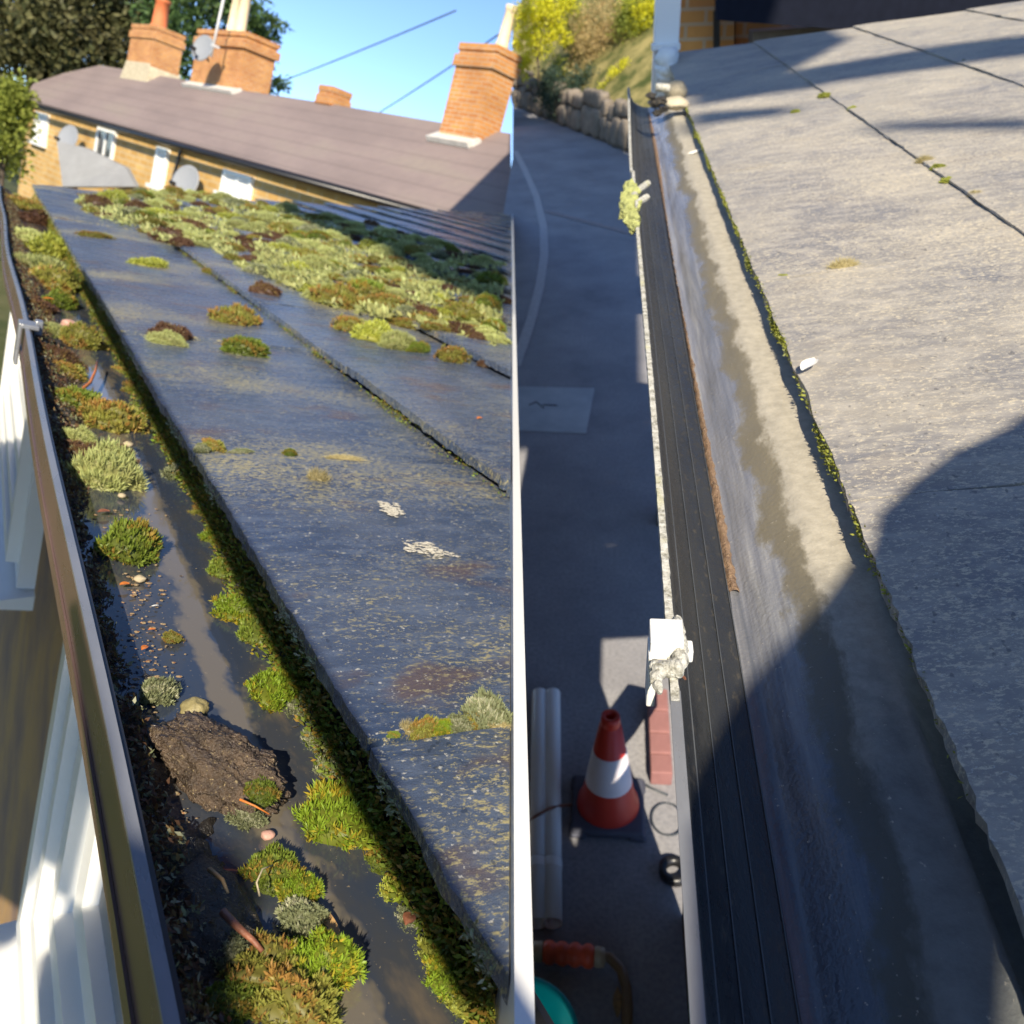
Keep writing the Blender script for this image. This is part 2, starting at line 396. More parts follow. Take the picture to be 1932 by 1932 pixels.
# windows in the wall under the eaves: nested white frames standing proud of the wall
def upvc_window(g0, g1, u0, u1, name='window'):
    fr = G()
    steps = [(0, .06, .05), (.06, .045, .085), (.105, .03, .055), (.135, .04, .075), (.175, .03, .04), (.205, .05, .06), (.255, .04, .025), (.295, .06, .04)]
    for (o, wd, pr) in steps:
        a0, a1, b0, b1 = g0 + o, g1 - o, u0 + o, u1 - o
        o_ = [(a0, b0), (a1, b0), (a1, b1), (a0, b1)]; i_ = [(a0 + wd, b0 + wd), (a1 - wd, b0 + wd), (a1 - wd, b1 - wd), (a0 + wd, b1 - wd)]
        for k in range(4):
            l = (k + 1) % 4
            fr.prism([(WR - pr, *o_[k]), (WR - pr, *o_[l]), (WR - pr, *i_[l]), (WR - pr, *i_[k])], (pr + .02 - .004 * o, 0, 0))
    w_ = make(name, fr, M['pvc'], 'A', cot)
    p = G(); o = .34; p.box((WR - .012, (g0 + g1) / 2, (u0 + u1) / 2), (.004, 0, 0), (0, (g1 - g0) / 2 - o, 0), (0, 0, (u1 - u0) / 2 - o))
    pane = make('pane', p, M['graysheet'], 'A', w_, org=ORG[cot.name])
    s_ = G(); s_.prism([(WR - .12, g0 - .04, u0 - .055), (WR - .12, g0 - .04, u0 - .03), (WR + .02, g0 - .04, u0 - .002), (WR + .02, g0 - .04, u0 - .055)], (0, g1 - g0 + .08, 0))
    make('sill', s_, M['pvc'], 'A', w_, org=ORG[cot.name])
upvc_window(.2, 1.54, -1.45, -.5)
upvc_window(2.85, 4.7, -1.36, -.5)

# ---------------------------------------------------------------- mossy gutter (frame A)
GL = 5.15
gut = root('mossy_gutter', 'A', (.18, .3, -.42), 'brown plastic gutter clogged with moss, silt and dark standing water', 'gutter')
path = list(np.linspace(.05, GL, 60))
def sag(k): return .004 * math.sin(k * 1.7) + .003 * math.sin(k * 4.1)
def swp(prof, ww=None):
    q = G(); return q.loft(prof, [(lambda r, u, k=k: (r + sag(k), k, u)) for k in path], closed=True)
ch = [(.103, -.337), (.107, -.337), (.112, -.40), (.13, -.42), (.25, -.42), (.272, -.40), (.275, -.345), (.279, -.345), (.277, -.402), (.252, -.425), (.128, -.425), (.106, -.402)]
make('channel', swp(ch), M['blackp'], 'A', gut)
make('outer_lip', swp([(.0975, -.338), (.1025, -.338), (.1025, -.404), (.0975, -.398)]), M['brownp'], 'A', gut, bevel=.0015)
make('lip_top', swp([(.0970, -.335), (.1015 + .002, -.3345), (.1035, -.3372), (.0970, -.3375)]), M['liptop'], 'A', gut)
make('lip_bead', swp([(.0955, -.3765), (.0973, -.3765), (.0973, -.3815), (.0955, -.3815)]), M['brownp'], 'A', gut)
make('inner_rib', swp([(.1085, -.357), (.1125, -.357), (.1125, -.3605), (.1085, -.3605)]), M['blackp'], 'A', gut)
bq = hit('A', 48, 612, np.array([0, 0, -.333]), UP); bg_ = bq[1]
g = G(); g.box((.108, bg_, -.333), (.014, 0, 0), (0, .022, 0), (0, 0, .004)); g.box((.0935, bg_, -.365), (.003, 0, 0), (0, .02, 0), (0, 0, .036)); g.box((.122, bg_ + .01, -.336), (.006, 0, 0), (0, .012, 0), (0, 0, .012))
make('bracket', g, M['liptop'], 'A', gut, bevel=.002)
WU = -.378
def onW(x, y, up=0): return hit('A', x, y, np.array([0, 0, WU + up]), UP)
g = G(); g.grid(lambda a, b: (.109 + .166 * a, .05 + (GL - .05) * b, WU), 4, 40)
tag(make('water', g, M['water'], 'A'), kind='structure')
# silt bank heaped along the outer side
def silt(a, b):
    k = .05 + (GL - .05) * b; r = .1088 + .085 * a
    h = .020 * (1 - a) ** .8 + .013 * fnoise((r * 30, k * 22, 1), 1) + .006 * fnoise((r * 120, k * 110, 2), 1) - .012 * a
    if 0.55 < k < 1.15: h -= .011 * min(1, (k - .55) / .1, (1.15 - k) / .1)
    if k > 1.5: h += .006
    return (r, k, WU + h - .004)
g = G(); g.grid(silt, 26, 900)
tag(make('silt', g, M['soil'], 'A', smooth=True), 'wet black silt and grit heaped along the outer side of the mossy gutter', 'silt', kind='stuff')

# ---------------------------------------------------------------- far terrace of cottages (frame A)
ed = ray('A', -653, 2); ed[2] = 0; ed = nz(ed)
FP = ray('A', 320, 300) * 26
fn = np.array([-ed[1], ed[0], 0]); fn = fn if np.dot(fn, FP) < 0 else -fn       # outward, towards us
def onF(x, y, off=0): return hit('A', x, y, FP + fn * off, fn)
E0, E1 = onF(50, 190), onF(760, 390); eu = (E0[2] + E1[2]) / 2
PIT = R(38); RN = nz(fn * math.sin(PIT) + UP * math.cos(PIT)); EP = np.array([FP[0], FP[1], 0]) + UP * eu + fn * .35
def onR(x, y, up=0): return hit('A', x, y, EP + RN * up, RN)
terr = root('terraced_house', 'A', tuple(FP * np.array([1, 1, 0]) + UP * -3), 'golden stone terrace under one long brown tiled roof in the background', 'house')
def along(p): return float(np.dot(p - FP, ed))
aL, aR = along(E0), along(onF(966, 448)) - 4
g = G(); g.prism([FP * [1, 1, 0] + ed * aR + UP * -3, FP * [1, 1, 0] + ed * (aL - .4) + UP * -3, FP * [1, 1, 0] + ed * (aL - .4) + UP * (eu - .12), FP * [1, 1, 0] + ed * aR + UP * (eu - .12)], -fn * .5)
SEAM_T = (np.zeros(3) - CX['A'] * .02, CX['A'])
make('wall', g, M['ironstone'], 'A', terr, clip=[SEAM_T])
rp = [onR(50, 188), onR(188, 123), onR(300, 141), onR(429, 166), onR(593, 191), onR(832, 232), onR(1000, 259), onR(1000, 455), onR(760, 389)]
ll = [onR(50, 188)]
g = G(); g.prism([onR(48, 187), onR(62, 158), onR(120, 138), onR(188, 123), onR(300, 142), onR(429, 166), onR(593, 191), onR(832, 231), onR(1010, 259), EP + ed * (aR - 3)], -RN * .12)
roof = make('roof', g, M['tile'], 'A', terr, clip=[SEAM_T])
# back slope so that the roof has depth
rid = [onR(188, 123), onR(429, 166), onR(593, 191), onR(832, 231), onR(1010, 259)]
g = G(); bn = -fn * 4 - UP * 3
for a, b in zip(rid[:-1], rid[1:]): g.prism([a - RN * .1, b - RN * .1, b + bn, a + bn], -UP * .1)
make('rear_roof', g, M['tile'], 'A', terr, clip=[SEAM_T])
g = G(); g.tube([EP + fn * .06 + ed * (aL - .2) - UP * .06, EP + fn * .06 + ed * (aR - 3) - UP * .06], .075, 8)
make('eaves_gutter', g, M['blackp'], 'A', terr, clip=[SEAM_T], smooth=True)
g = G(); a, b = onF(343, 277, .12), onF(324, 348, .12); g.tube([a + UP * .1, a, b, [b[0], b[1], -3]], .045, 8)
make('downpipe', g, M['blackp'], 'A', terr, smooth=True)
def quad_window(q, cols, curtain=True):
    c = [onF(x, y, .03) for x, y in q]; ctr = sum(c) / 4
    hw = abs(np.dot(c[1] - c[0], ed)) / 2; hh = abs(c[0][2] - c[3][2] + c[1][2] - c[2][2]) / 4
    fr = G(); t = .09
    for s_ in (-1, 1):
        fr.box(ctr + ed * s_ * (hw - t / 2), ed * t / 2, fn * .06, UP * hh); fr.box(ctr + UP * s_ * (hh - t / 2), ed * (hw - t), fn * .055, UP * t / 2)
    for k in range(1, cols): fr.box(ctr + ed * hw * (2 * k / cols - 1), ed * .035, fn * .05, UP * (hh - t))
    wn = make('window', fr, M['pvc'], 'A', terr)
    p = G(); p.box(ctr, ed * (hw - t), fn * .01, UP * (hh - t)); make('pane', p, M['curtain'] if curtain else M['glass'], 'A', wn, org=ORG[terr.name])
    s_ = G(); s_.box(ctr - UP * (hh + .05) + fn * .04, ed * (hw + .08), fn * .11, UP * .05); make('sill', s_, M['pvc'], 'A', wn, org=ORG[terr.name])
quad_window([(73, 212), (97, 217), (83, 272), (58, 264)], 3)
quad_window([(192, 242), (226, 247), (206, 303), (175, 294)], 2, False)
quad_window([(305, 279), (326, 283), (301, 351), (283, 347)], 1)
quad_window([(428, 322), (483, 333), (469, 372), (414, 367)], 2)
def chimney(bl, br, topy, name_mat, pots, cap_w=.08, flash=None, skirt=False, depth=.9, single=None):
    b0, b1 = onR(*bl), onR(*br); c = (b0 + b1) / 2; d = float(np.linalg.norm((b1 - b0)[:2])) / 2
    # height so that the top projects to topy
    t = 0.2
    for _ in range(60):
        p = c + UP * t; q = FA.T @ p; y = 966 - F * q[1] / -q[2]
        if y < topy: break
        t += .05
    body = G(); dn = fn * depth / 2; base = c - fn * depth / 2
    body.box(base + UP * (t / 2 - .5), ed * d, dn, UP * (t / 2 + .5))
    ch_ = make('chimney', body, M[name_mat], 'A', terr)
    cp = G(); cp.box(base + UP * (t - .22), ed * (d + cap_w), dn * (1 + 2 * cap_w / depth), UP * .10); cp.box(base + UP * (t + .03), ed * (d + cap_w * .5), dn * (1 + cap_w / depth), UP * .06)
    make('chimney_cap', cp, M[name_mat], 'A', ch_, org=ORG[terr.name])
    for (off, mt, hgt, rr) in pots:
        pt = G(); pt.lathe([(rr * 1.15, 0), (rr * 1.15, .1), (rr, .12), (rr * .88, hgt - .1), (rr * 1.02, hgt - .08), (rr * 1.02, hgt), (rr * .8, hgt), (rr * .75, hgt - .3)], base + UP * (t + .09) + ed * off, 16)
        make('chimney_pot', pt, M[mt], 'A', ch_, org=ORG[terr.name], smooth=True)
    if flash:
        fl = G(); fl.box(c + fn * .05 + UP * .02, ed * (d + .1), nz(fn - UP * .6) * .16, RN * .05)
        make('flashing', fl, M['lead'], 'A', ch_, org=ORG[terr.name])
    if skirt:
        sk = G(); sk.prism([c + fn * .1 - ed * (d + .22) - UP * .25, c + fn * .1 + ed * (d + .22) - UP * .25, c + fn * .03 + ed * (d - .02) + UP * .5, c + fn * .03 - ed * (d - .02) + UP * .5], -fn * (depth + .1))
        make('mortar_skirt', sk, M['concrete'], 'A', ch_, org=ORG[terr.name])
    return base, t, d
chimney((222, 150), (292, 146), 52, 'brick', [(0, 'pot_o', .9, .24)], skirt=True, cap_w=.05)
cb, ct, cd = chimney((352, 163), (452, 172), 66, 'brick', [(-.1, 'pot_c', 1.3, .15), (.45, 'pot_c', 1.1, .15)], flash=True)
chimney((596, 196), (622, 200), 172, 'brick', [], cap_w=.03, depth=.5)
chimney((828, 260), (890, 274), 96, 'brick', [(-.3, 'pot_c', .75, .11)], flash=True, cap_w=.05, depth=.55)
# porch with grey roof in front of the terrace
po = root('porch', 'A', tuple(onF(160, 300, 1.5) * [1, 1, 0] + UP * -3), 'small gabled porch with orange wall and grey sheet roof', 'porch')
pr_ = [onF(107, 270, 1.6), onF(70, 350, 1.6), onF(122, 332, 1.6)]
g = G(); g.prism([onF(107, 274, 1.6), onF(66, 352, 1.6), onF(118, 352, 1.6)], -fn * .4)
make('gable', g, M['ironstone'], 'A', po)
g = G(); g.prism([onF(107, 266, 1.65), onF(160, 278, 1.2), onF(236, 315, .6), onF(256, 352, .6), onF(118, 352, 1.7)], -fn * .12)
make('porch_roof', g, M['graysheet'], 'A', po)
def dish(px_, r_px, off, label, base=None):
    c = onF(*px_, off) if base is None else base; rad = r_px * np.linalg.norm(c) / F
    axd = nz(fn * .8 + nz(-c) * .4 + UP * .25); X = nz(np.cross(UP, axd)); Y = np.cross(axd, X)
    d_ = root('satellite_dish', 'A', tuple(c), label, 'satellite dish')
    g = G(); pr = [(rad * k / 8, .16 * rad * (k / 8) ** 2) for k in range(9)]
    g.lathe(pr + [(rad * k / 8, .16 * rad * (k / 8) ** 2 - .03) for k in range(8, -1, -1)], c, 28, (X, Y, axd))
    make('reflector', g, M['dish'], 'A', d_, smooth=True)
    g = G(); g.tube([c - Y * rad * .9 + axd * .1, c - Y * rad * .5 + axd * rad * .9], .02, 6); g.box(c - Y * rad * .45 + axd * rad * .92, X * .04, Y * .04, axd * .07)
    make('feed_arm', g, M['blackp'], 'A', d_)
    g = G(); g.tube([c - axd * .02, c - axd * .25 - UP * .2], .03, 6); make('mount', g, M['blackp'], 'A', d_)
    return d_
dish((130, 262), 21, .5, 'grey satellite dish fixed low on the golden wall above the porch')
dish((352, 345), 29, .4, 'larger grey satellite dish on the golden wall beside the downpipe')
dish((384, 92), 21, 0, 'grey satellite dish fixed to the side of the middle chimney', base=ray('A', 384, 92) * (np.linalg.norm(cb) * .97))
# aerial pole on the chimney
ae = root('aerial_pole', 'A', tuple(cb), 'thin pale aerial pole strapped to the middle chimney', 'aerial')
pa, pb = ray('A', 398, 108) * (np.linalg.norm(cb) * .96), ray('A', 417, 20) * (np.linalg.norm(cb) * .96)
g = G(); g.tube([pa, pb + (pb - pa) * .3], .035, 8); make('pole', g, M['metalw'], 'A', ae, smooth=True)
g = G(); g.box(pa + (pb - pa) * .25 - fn * .05, ed * .05, fn * .1, UP * .03); make('strap', g, M['metalw'], 'A', ae)
# overhead wires
for (a, b, da, db, lb) in (((500, 165), (860, 20), 66, 40, 'overhead wire crossing the blue sky, the upper left of two'), ((690, 228), (985, 35), 60, 36, 'overhead wire crossing the blue sky, running down to the ridge beside the right chimney')):
    A_, B_ = ray('A', *a) * da, ray('A', *b) * db; g = G()
    g.tube([A_ + (B_ - A_) * t - UP * .25 * 4 * t * (1 - t) * .3 for t in np.linspace(0, 1, 14)], .03, 6)
    tag(make('overhead_wire', g, M['wire'], 'A', smooth=True, clip=[(np.zeros(3) - CX['A'] * .2, CX['A'])]), lb, 'wire', 'overhead wires')

# ---------------------------------------------------------------- foliage
def leaf_mat(name, a, b, c3, tr=.3, sc=1.5):
    m = Mat(name, .55, .3); at = m.n('Attribute'); at.attribute_name = 'tint'
    sp = m.n('SeparateColor'); m.link(at.outputs['Color'], sp.inputs[0])
    c = m.mix(sp.outputs[0], a, b); c = m.mix(m.ramp(m.noise(sc, 3), (.5, 0), (.68, .8)), c, c3); m.color(c)
    t = m.n('BsdfTranslucent'); m.link(c, t.inputs[0]); mx = m.n('MixShader'); mx.inputs[0].default_value = tr
    m.link(m.b.outputs[0], mx.inputs[1]); m.link(t.outputs[0], mx.inputs[2]); m.link(mx.outputs[0], m.out.inputs[0]); return m.m
def np_mesh(name, V, Fq, tint, mat, smooth=False):
    me = bpy.data.meshes.new(name); n = len(V); k = Fq.shape[1]
    me.vertices.add(n); me.vertices.foreach_set('co', np.ascontiguousarray(V, np.float32).ravel())
    me.loops.add(Fq.size); me.loops.foreach_set('vertex_index', np.ascontiguousarray(Fq, np.int32).ravel())
    me.polygons.add(len(Fq)); me.polygons.foreach_set('loop_start', np.arange(0, Fq.size, k, dtype=np.int32))
    me.update(calc_edges=True)
    a = me.color_attributes.new('tint', 'FLOAT_COLOR', 'POINT'); a.data.foreach_set('color', np.ascontiguousarray(tint, np.float32).ravel())
    if smooth: me.polygons.foreach_set('use_smooth', np.ones(len(Fq), bool))
    me.materials.append(mat); me.update(); return me
def leaves(rs, P, N, size, spread=.9, aspect=.5):
    """one folded leaf per point"""
    n = len(P); D = N + rs.normal(0, spread, (n, 3)); D /= np.linalg.norm(D, axis=1)[:, None]
    T = np.cross(D, rs.normal(0, 1, (n, 3))); T /= np.linalg.norm(T, axis=1)[:, None] + 1e-9
    s = size * rs.uniform(.6, 1.3, (n, 1)); W = T * s * aspect * .5; B = np.cross(D, T) * s * .08
    V = np.stack([P, P + D * s * .5 + W + B, P + D * s, P + D * s * .5 - W + B], 1).reshape(-1, 3)
    Fq = np.arange(4 * n).reshape(n, 4); return V, Fq
def crown(seed, blobs, n, size, tint=(0, 1), shell=.55, aspect=.5):
    rs = np.random.RandomState(seed); P = []; N = []
    w = np.array([b[3] ** 2 for b in blobs]); w = w / w.sum()
    for (x, y, z, r, sq), q in zip(blobs, w):
        k = max(20, int(n * q)); d = rs.normal(0, 1, (k, 3)); d /= np.linalg.norm(d, axis=1)[:, None]
        # twiggy sub-clumps
        cl = rs.normal(0, 1, (max(6, k // 60), 3)); cl /= np.linalg.norm(cl, axis=1)[:, None]
        pick = cl[rs.randint(0, len(cl), k)]; d = d * .38 + pick * .8; rr = r * rs.uniform(shell, 1.08, (k, 1))
        P.append(np.array([x, y, z]) + d * rr * np.array([1, 1, sq])); N.append(d)
    P = np.concatenate(P); N = np.concatenate(N); V, Fq = leaves(rs, P, N, size, aspect=aspect)
    t = np.repeat(rs.uniform(tint[0], tint[1], len(P)), 4); return V, Fq, np.stack([t, t, t, np.ones_like(t)], 1)
def tree(name, f, base, blobs, n, size, mat, label, cat, trunk, group=None, aspect=.5, seed=1, limbs=6):
    """blobs in frame coordinates"""
    t = root(name, f, tuple(base), label, cat, group); base = np.array(base)
    V, Fq, ti = crown(seed, [(b[0] - base[0], b[1] - base[1], b[2] - base[2], b[3], b[4]) for b in blobs], n, size, aspect=aspect)
    me = np_mesh('crown', V, Fq, ti, mat); o = bpy.data.objects.new('crown', me); COL.objects.link(o); o.parent = t
    g = G(); ctr = np.mean([b[:3] for b in blobs], axis=0); mid = base + (ctr - base) * .75
    g.tube([base, base + (mid - base) * .5 + [trunk * .4, 0, 0], mid, ctr], [trunk, trunk * .8, trunk * .6, trunk * .3], 8)
    for b in blobs[:limbs]: g.tube([base + (mid - base) * .7, (mid + np.array(b[:3])) / 2, b[:3]], [trunk * .5, trunk * .3, trunk * .12], 6)
    make('trunk', g, M['bark'], f, t, smooth=True); return t
def blobs_at(f, items):                        # (x, y, dist, r, squash) picture-sized crowns set out at true distances
    out = []
    for (x, y, d, r, sq) in items: p = ray(f, x, y) * d; out.append((*p, r, sq))
    return out
LM = {'yew': leaf_mat('dark_evergreen_leaf', (.05, .06, .022), (.16, .15, .06), (.10, .085, .04), .2, .5),
      'con': leaf_mat('conifer_leaf', (.035, .07, .02), (.10, .17, .05), (.06, .09, .03), .2, .6),
      'bush': leaf_mat('yellow_green_leaf', (.16, .2, .03), (.38, .42, .08), (.25, .28, .06), .35, 2),
      'gold': leaf_mat('golden_leaf', (.50, .50, .02), (.90, .85, .06), (.70, .68, .06), .45, 4),
      'holly': leaf_mat('dark_green_leaf', (.025, .05, .035), (.06, .10, .07), (.04, .06, .03), .15, 4),
      'dry': leaf_mat('dry_tan_leaf', (.40, .29, .13), (.72, .55, .27), (.32, .28, .09), .35, 5)}
b = blobs_at('A', [(40, 70, 44, 3.0, .9), (110, 90, 44, 2.6, .9), (180, 60, 46, 2.8, .9), (80, 10, 46, 3.2, 1), (160, -40, 46, 3.2, 1), (20, 140, 43, 1.8, .9), (250, 40, 46, 2.4, .9), (10, -50, 46, 3.5, 1), (130, 130, 43, 1.5, .8), (230, -40, 47, 2.6, 1), (190, 110, 44, 1.4, .8), (-60, 40, 45, 3.2, 1)])
tree('evergreen_tree', 'A', (ray('A', 110, 100) * 45 * [1, 1, 0] + UP * -3), b, 26000, .30, LM['yew'], 'broad dark evergreen tree rising behind the left chimney', 'tree', .4, seed=2)
b = blobs_at('A', [(320, 60, 40, 1.3, .9), (310, 120, 40, 1.1, .8), (345, -10, 41, 1.8, 1), (400, -10, 42, 1.8, 1), (460, 20, 41, 1.3, .6), (495, 60, 41, .8, .45), (480, 110, 41, .9, .6), (500, 150, 41, .9, .45), (455, 90, 41, 1.0, .8), (440, 150, 41, 1.0, .6), (520, 45, 41, .45, .4), (330, 10, 41, 1.2, .9), (470, 170, 41, .8, .4)])
tree('conifer_tree', 'A', (ray('A', 420, 100) * 42 * [1, 1, 0] + UP * -3), b, 11000, .26, LM['con'], 'ragged green conifer between the two left chimneys and the sky', 'tree', .3, seed=5, aspect=.35)
b = blobs_at('A', [(30, 180, 22, .38, 1), (14, 220, 22, .5, 1), (34, 212, 22, .28, 1), (2, 290, 22, .5, 1), (12, 170, 22, .45, 1), (-10, 240, 22, .6, 1)])
tree('garden_shrub', 'A', (ray('A', 20, 240) * 22 * [1, 1, 0] + UP * -3), b, 5000, .11, LM['bush'], 'pale green shrub at the far left end of the terrace', 'shrub', .06, seed=8)

# ================================================================ cleaned roof (frame B)
TB = R(9); SLB = np.array([math.cos(TB), 0, math.sin(TB)]); NB = np.array([-math.sin(TB), 0, math.cos(TB)])
EDGB = np.array([.2024, 0, -.40]); EXB = .352
def roofB(x, y, up=0): return hit('B', x, y, EDGB + NB * up, NB)
def onB(s, gg, h=0): return EDGB + SLB * s + NB * h + np.array([0, gg, 0])
RU = -2.8
def onG(x, y, up=0): return hit('B', x, y, np.array([0, 0, RU + up]), UP)
hb = root('outbuilding', 'B', (.2, 1, RU), 'brick outbuilding with a pale cleaned stone slab roof along the road', 'building')
Q1, Q2 = roofB(1285, 97), roofB(1650, 42)
EB_D = nz(Q2 - Q1); EB_N = nz(np.cross(EB_D, NB)); EB_N = EB_N if EB_N[1] > 0 else -EB_N
END_B = (Q1, EB_N)
def slab_b(s0, g0, g1, seed, depth=.37):
    save = globals()['onA']; globals()['onA'] = lambda s, gg, h=0: onB(s, gg, h * .8)
    q = slab(s0, g0, g1, seed, depth, flat=True); globals()['onA'] = save; return q
jb = {0: [.02, .67, 1.257, 1.95, 2.7, 3.4, 4.7], 1: [1.1, 1.9, 2.6, 3.4, 4.9], 2: [1.3, 1.6, 2.3, 3.0, 3.7, 4.9], 3: [1.5, 2.0, 2.8, 3.5, 4.9]}
for k in range(4):
    js = jb[k]
    for i in range(len(js) - 1):
        make('roof_slab', slab_b(k * EXB, js[i] + .0015, js[i + 1] - .0015, 200 + k * 17 + i), M['slabB'], 'B', hb, clip=[END_B])
# front wall; low opening added, cut so a sun patch lands on the road
tW = lambda p: p + SB * ((.28 - p[0]) / SB[0])
patch = [onG(x, y) for x, y in ((1185, 1290), (1228, 1300), (1228, 1335), (1195, 1385), (1165, 1420), (1100, 1520), (1085, 1600), (1075, 1580), (1075, 1460), (1080, 1430))]
hole = [tW(p) for p in patch]
from mathutils.geometry import tessellate_polygon
outer = [(-.6, RU), (1.9, RU), (1.9, -.485), (-.6, -.485)]
hol2 = [(p[1], max(p[2], RU + .03)) for p in hole]
allp = outer + hol2
tri = tessellate_polygon([[Vector((a, b, 0)) for a, b in outer], [Vector((a, b, 0)) for a, b in hol2]])
g = G(); n_ = len(allp)
g.add([(.28, a, b) for a, b in allp] + [(.285, a, b) for a, b in allp], [t for t in tri] + [tuple(i + n_ for i in t[::-1]) for t in tri])
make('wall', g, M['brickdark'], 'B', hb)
for gg in (4.4,):
    g = G(); g.box((.31, gg, (RU - .485) / 2), (.03, 0, 0), (0, .05, 0), (0, 0, (-.485 - RU) / 2)); make('post', g, M['bark'], 'B', hb)
g = G(); g.box((.31, 2.3, -.465), (.03, 0, 0), (0, 2.3, 0), (0, 0, .018)); make('beam', g, M['bark'], 'B', hb)

# ---------------------------------------------------------------- cleaned gutter (frame B)
gb = root('cleaned_gutter', 'B', (.1, .3, -.46), 'cleaned black plastic gutter with a crusted white lip above the road', 'gutter')
pb_ = list(np.linspace(.08, 3.35, 90))
def swB(prof, closed=True, path=pb_): 
    q = G(); return q.loft(prof, [(lambda r, u, k=k: (r + .0035 * math.sin(k * 2.1 + .5) - .002 * k * (k > 2), k, u)) for k in path], closed=closed)
arc = []
def blackrib():
    m = Mat('ribbed_black_plastic', .38, .5)
    n = m.noise(26, 5, .6, m.co((1, .15, 1))); f = m.noise(170, 4, .7, m.co((1, .5, 1)))
    c = m.ramp(n, (.3, (.022, .024, .028)), (.7, (.042, .043, .042)))
    c = m.mix(m.ramp(f, (.58, 0), (.66, .55)), c, (.075, .065, .05))
    m.color(c); m.rough(m.ramp(f, (.35, .2), (.7, .6))); m.bump(f, .3, .003); return m.m
M['blackrib'] = blackrib()
prof = [(.041, -.401), (.0445, -.401), (.050, -.43), (.062, -.449), (.076, -.4585), (.092, -.4635), (.108, -.466), (.20, -.466), (.20, -.47), (.107, -.47), (.090, -.4675), (.074, -.4625), (.059, -.453), (.046, -.433)]
make('channel', swB(prof), M['blackrib'], 'B', gb, smooth=True)
rib = plain('rib_edge', (.075, .08, .085), .3, var=.2)
for (r, u) in ((.0555, -.4385), (.0695, -.4535), (.0845, -.4605), (.099, -.464)):
    make('rib', swB([(r - .0004, u - .001), (r - .0004, u + .0005), (r + .0004, u + .0003), (r + .0004, u - .0014)]), rib, 'B', gb)
outm = plain('pale_outer_face', (.62, .58, .5), .6, var=.1, scale=30)  # outer face paler than the black channel
make('outer_face', swB([(.0385, -.402), (.0405, -.402), (.0445, -.436), (.043, -.437)]), outm, 'B', gb)
def crust_mat():
    m = Mat('white_lichen_crust', .85, .3); n = m.noise(140, 5, .7); f = m.noise(22, 4)
    c = m.ramp(n, (.36, (.20, .19, .15)), (.5, (.46, .45, .40)), (.68, (.64, .63, .58)))
    c = m.mix(m.ramp(f, (.58, 0), (.7, .5)), c, (.5, .48, .26)); m.color(c); m.bump(n, .8, .003); return m.m
M['crust'] = crust_mat()
g = G()
cp_ = list(np.linspace(.42, 3.3, 500)); vs = []; fs = []
for k in cp_:
    o = .0035 * math.sin(k * 2.1 + .5) - .002 * k * (k > 2); a = .0005 * fnoise((k * 90, 1, 1), 1); b_ = .0006 * fnoise((k * 90, 5, 1), 1)
    h = .0012 + .0009 * abs(fnoise((k * 45, 9, 1), 1))
    vs += [(.0378 + o + a, k, -.4025), (.0384 + o + a, k, -.4005 + h), (.0438 + o + b_, k, -.4005 + h * .9), (.0448 + o + b_, k, -.403)]
for i in range(len(cp_) - 1):
    for j in range(3): fs.append((i * 4 + j, i * 4 + j + 1, i * 4 + j + 5, i * 4 + j + 4))
g.add(vs, fs); make('lip_crust', g, M['crust'], 'B', gb)
make('lip_top', swB([(.038, -.4015), (.038, -.400), (.0448, -.400), (.0448, -.4015)], path=list(np.linspace(.08, .43, 12))), M['liptop'], 'B', gb)
# bed of silt and mortar between the gutter and the slabs
def bed_mat():
    m = Mat('washed_gutter_bed', .3, .6)
    tc = m.n('TexCoord'); sx = m.n('SeparateXYZ'); m.link(tc.outputs['Object'], sx.inputs[0])
    rag = m.noise(16, 6, .7, m.co((1, .5, 1))); st = m.noise(40, 5, .6, m.co((1, .06, 1))); f = m.noise(240, 3, .6)
    x = m.math('ADD', sx.outputs[0], m.math('MULTIPLY', m.math('SUBTRACT', rag, .5), .07))     # metres from the bed's origin
    scr = m.noise(150, 4, .6, m.co((1, .035, 1), (0, 0, .06)))
    wetc = m.ramp(m.math('ADD', m.math('MULTIPLY', st, .6), m.math('MULTIPLY', scr, .4)), (.36, (.14, .145, .16)), (.5, (.22, .22, .235)), (.62, (.34, .335, .33)))
    c = m.mix(m.ramp(x, (.004, 0), (.010, 1)), wetc, (.19, .165, .11))
    c = m.mix(m.ramp(x, (.026, 0), (.029, 1)), c, m.ramp(m.noise(70, 6, .7), (.35, (.33, .30, .24)), (.65, (.45, .41, .33))))
    rst = m.math('MULTIPLY', m.ramp(sx.outputs[0], (.008, 1), (.014, 0)), 0.0)
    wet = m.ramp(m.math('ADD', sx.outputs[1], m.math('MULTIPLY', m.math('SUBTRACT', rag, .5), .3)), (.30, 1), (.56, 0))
    c = m.mix(wet, c, m.mix(1.0, c, (.33, .38, .46), 'MULTIPLY'))  # near end darkened blue: shade painted into the colour along with wetness
    c = m.mix(m.ramp(f, (.68, 0), (.72, .5)), c, (.5, .45, .36))
    m.color(c); m.rough(m.ramp(x, (.0, .16), (.03, .75))); m.bump(m.math('ADD', m.math('MULTIPLY', st, .6), f), .25, .003); return m
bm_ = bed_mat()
def bed(a, b):
    k = .08 + 3.25 * b; r = .103 + .157 * a
    u = -.4645 + .0035 * math.sin(min(1, a * 1.8) * math.pi) + .032 * min(1, max(0, (r - .112) / .055)) + .008 * max(0, r - .165) / .04
    u += .0012 * fnoise((r * 60, k * 14, 4), 1)
    if k < .5 and r > .199: u -= .03 * min(1, (r - .199) / .01) * min(1, (.5 - k) / .12)
    return (r, k, u)
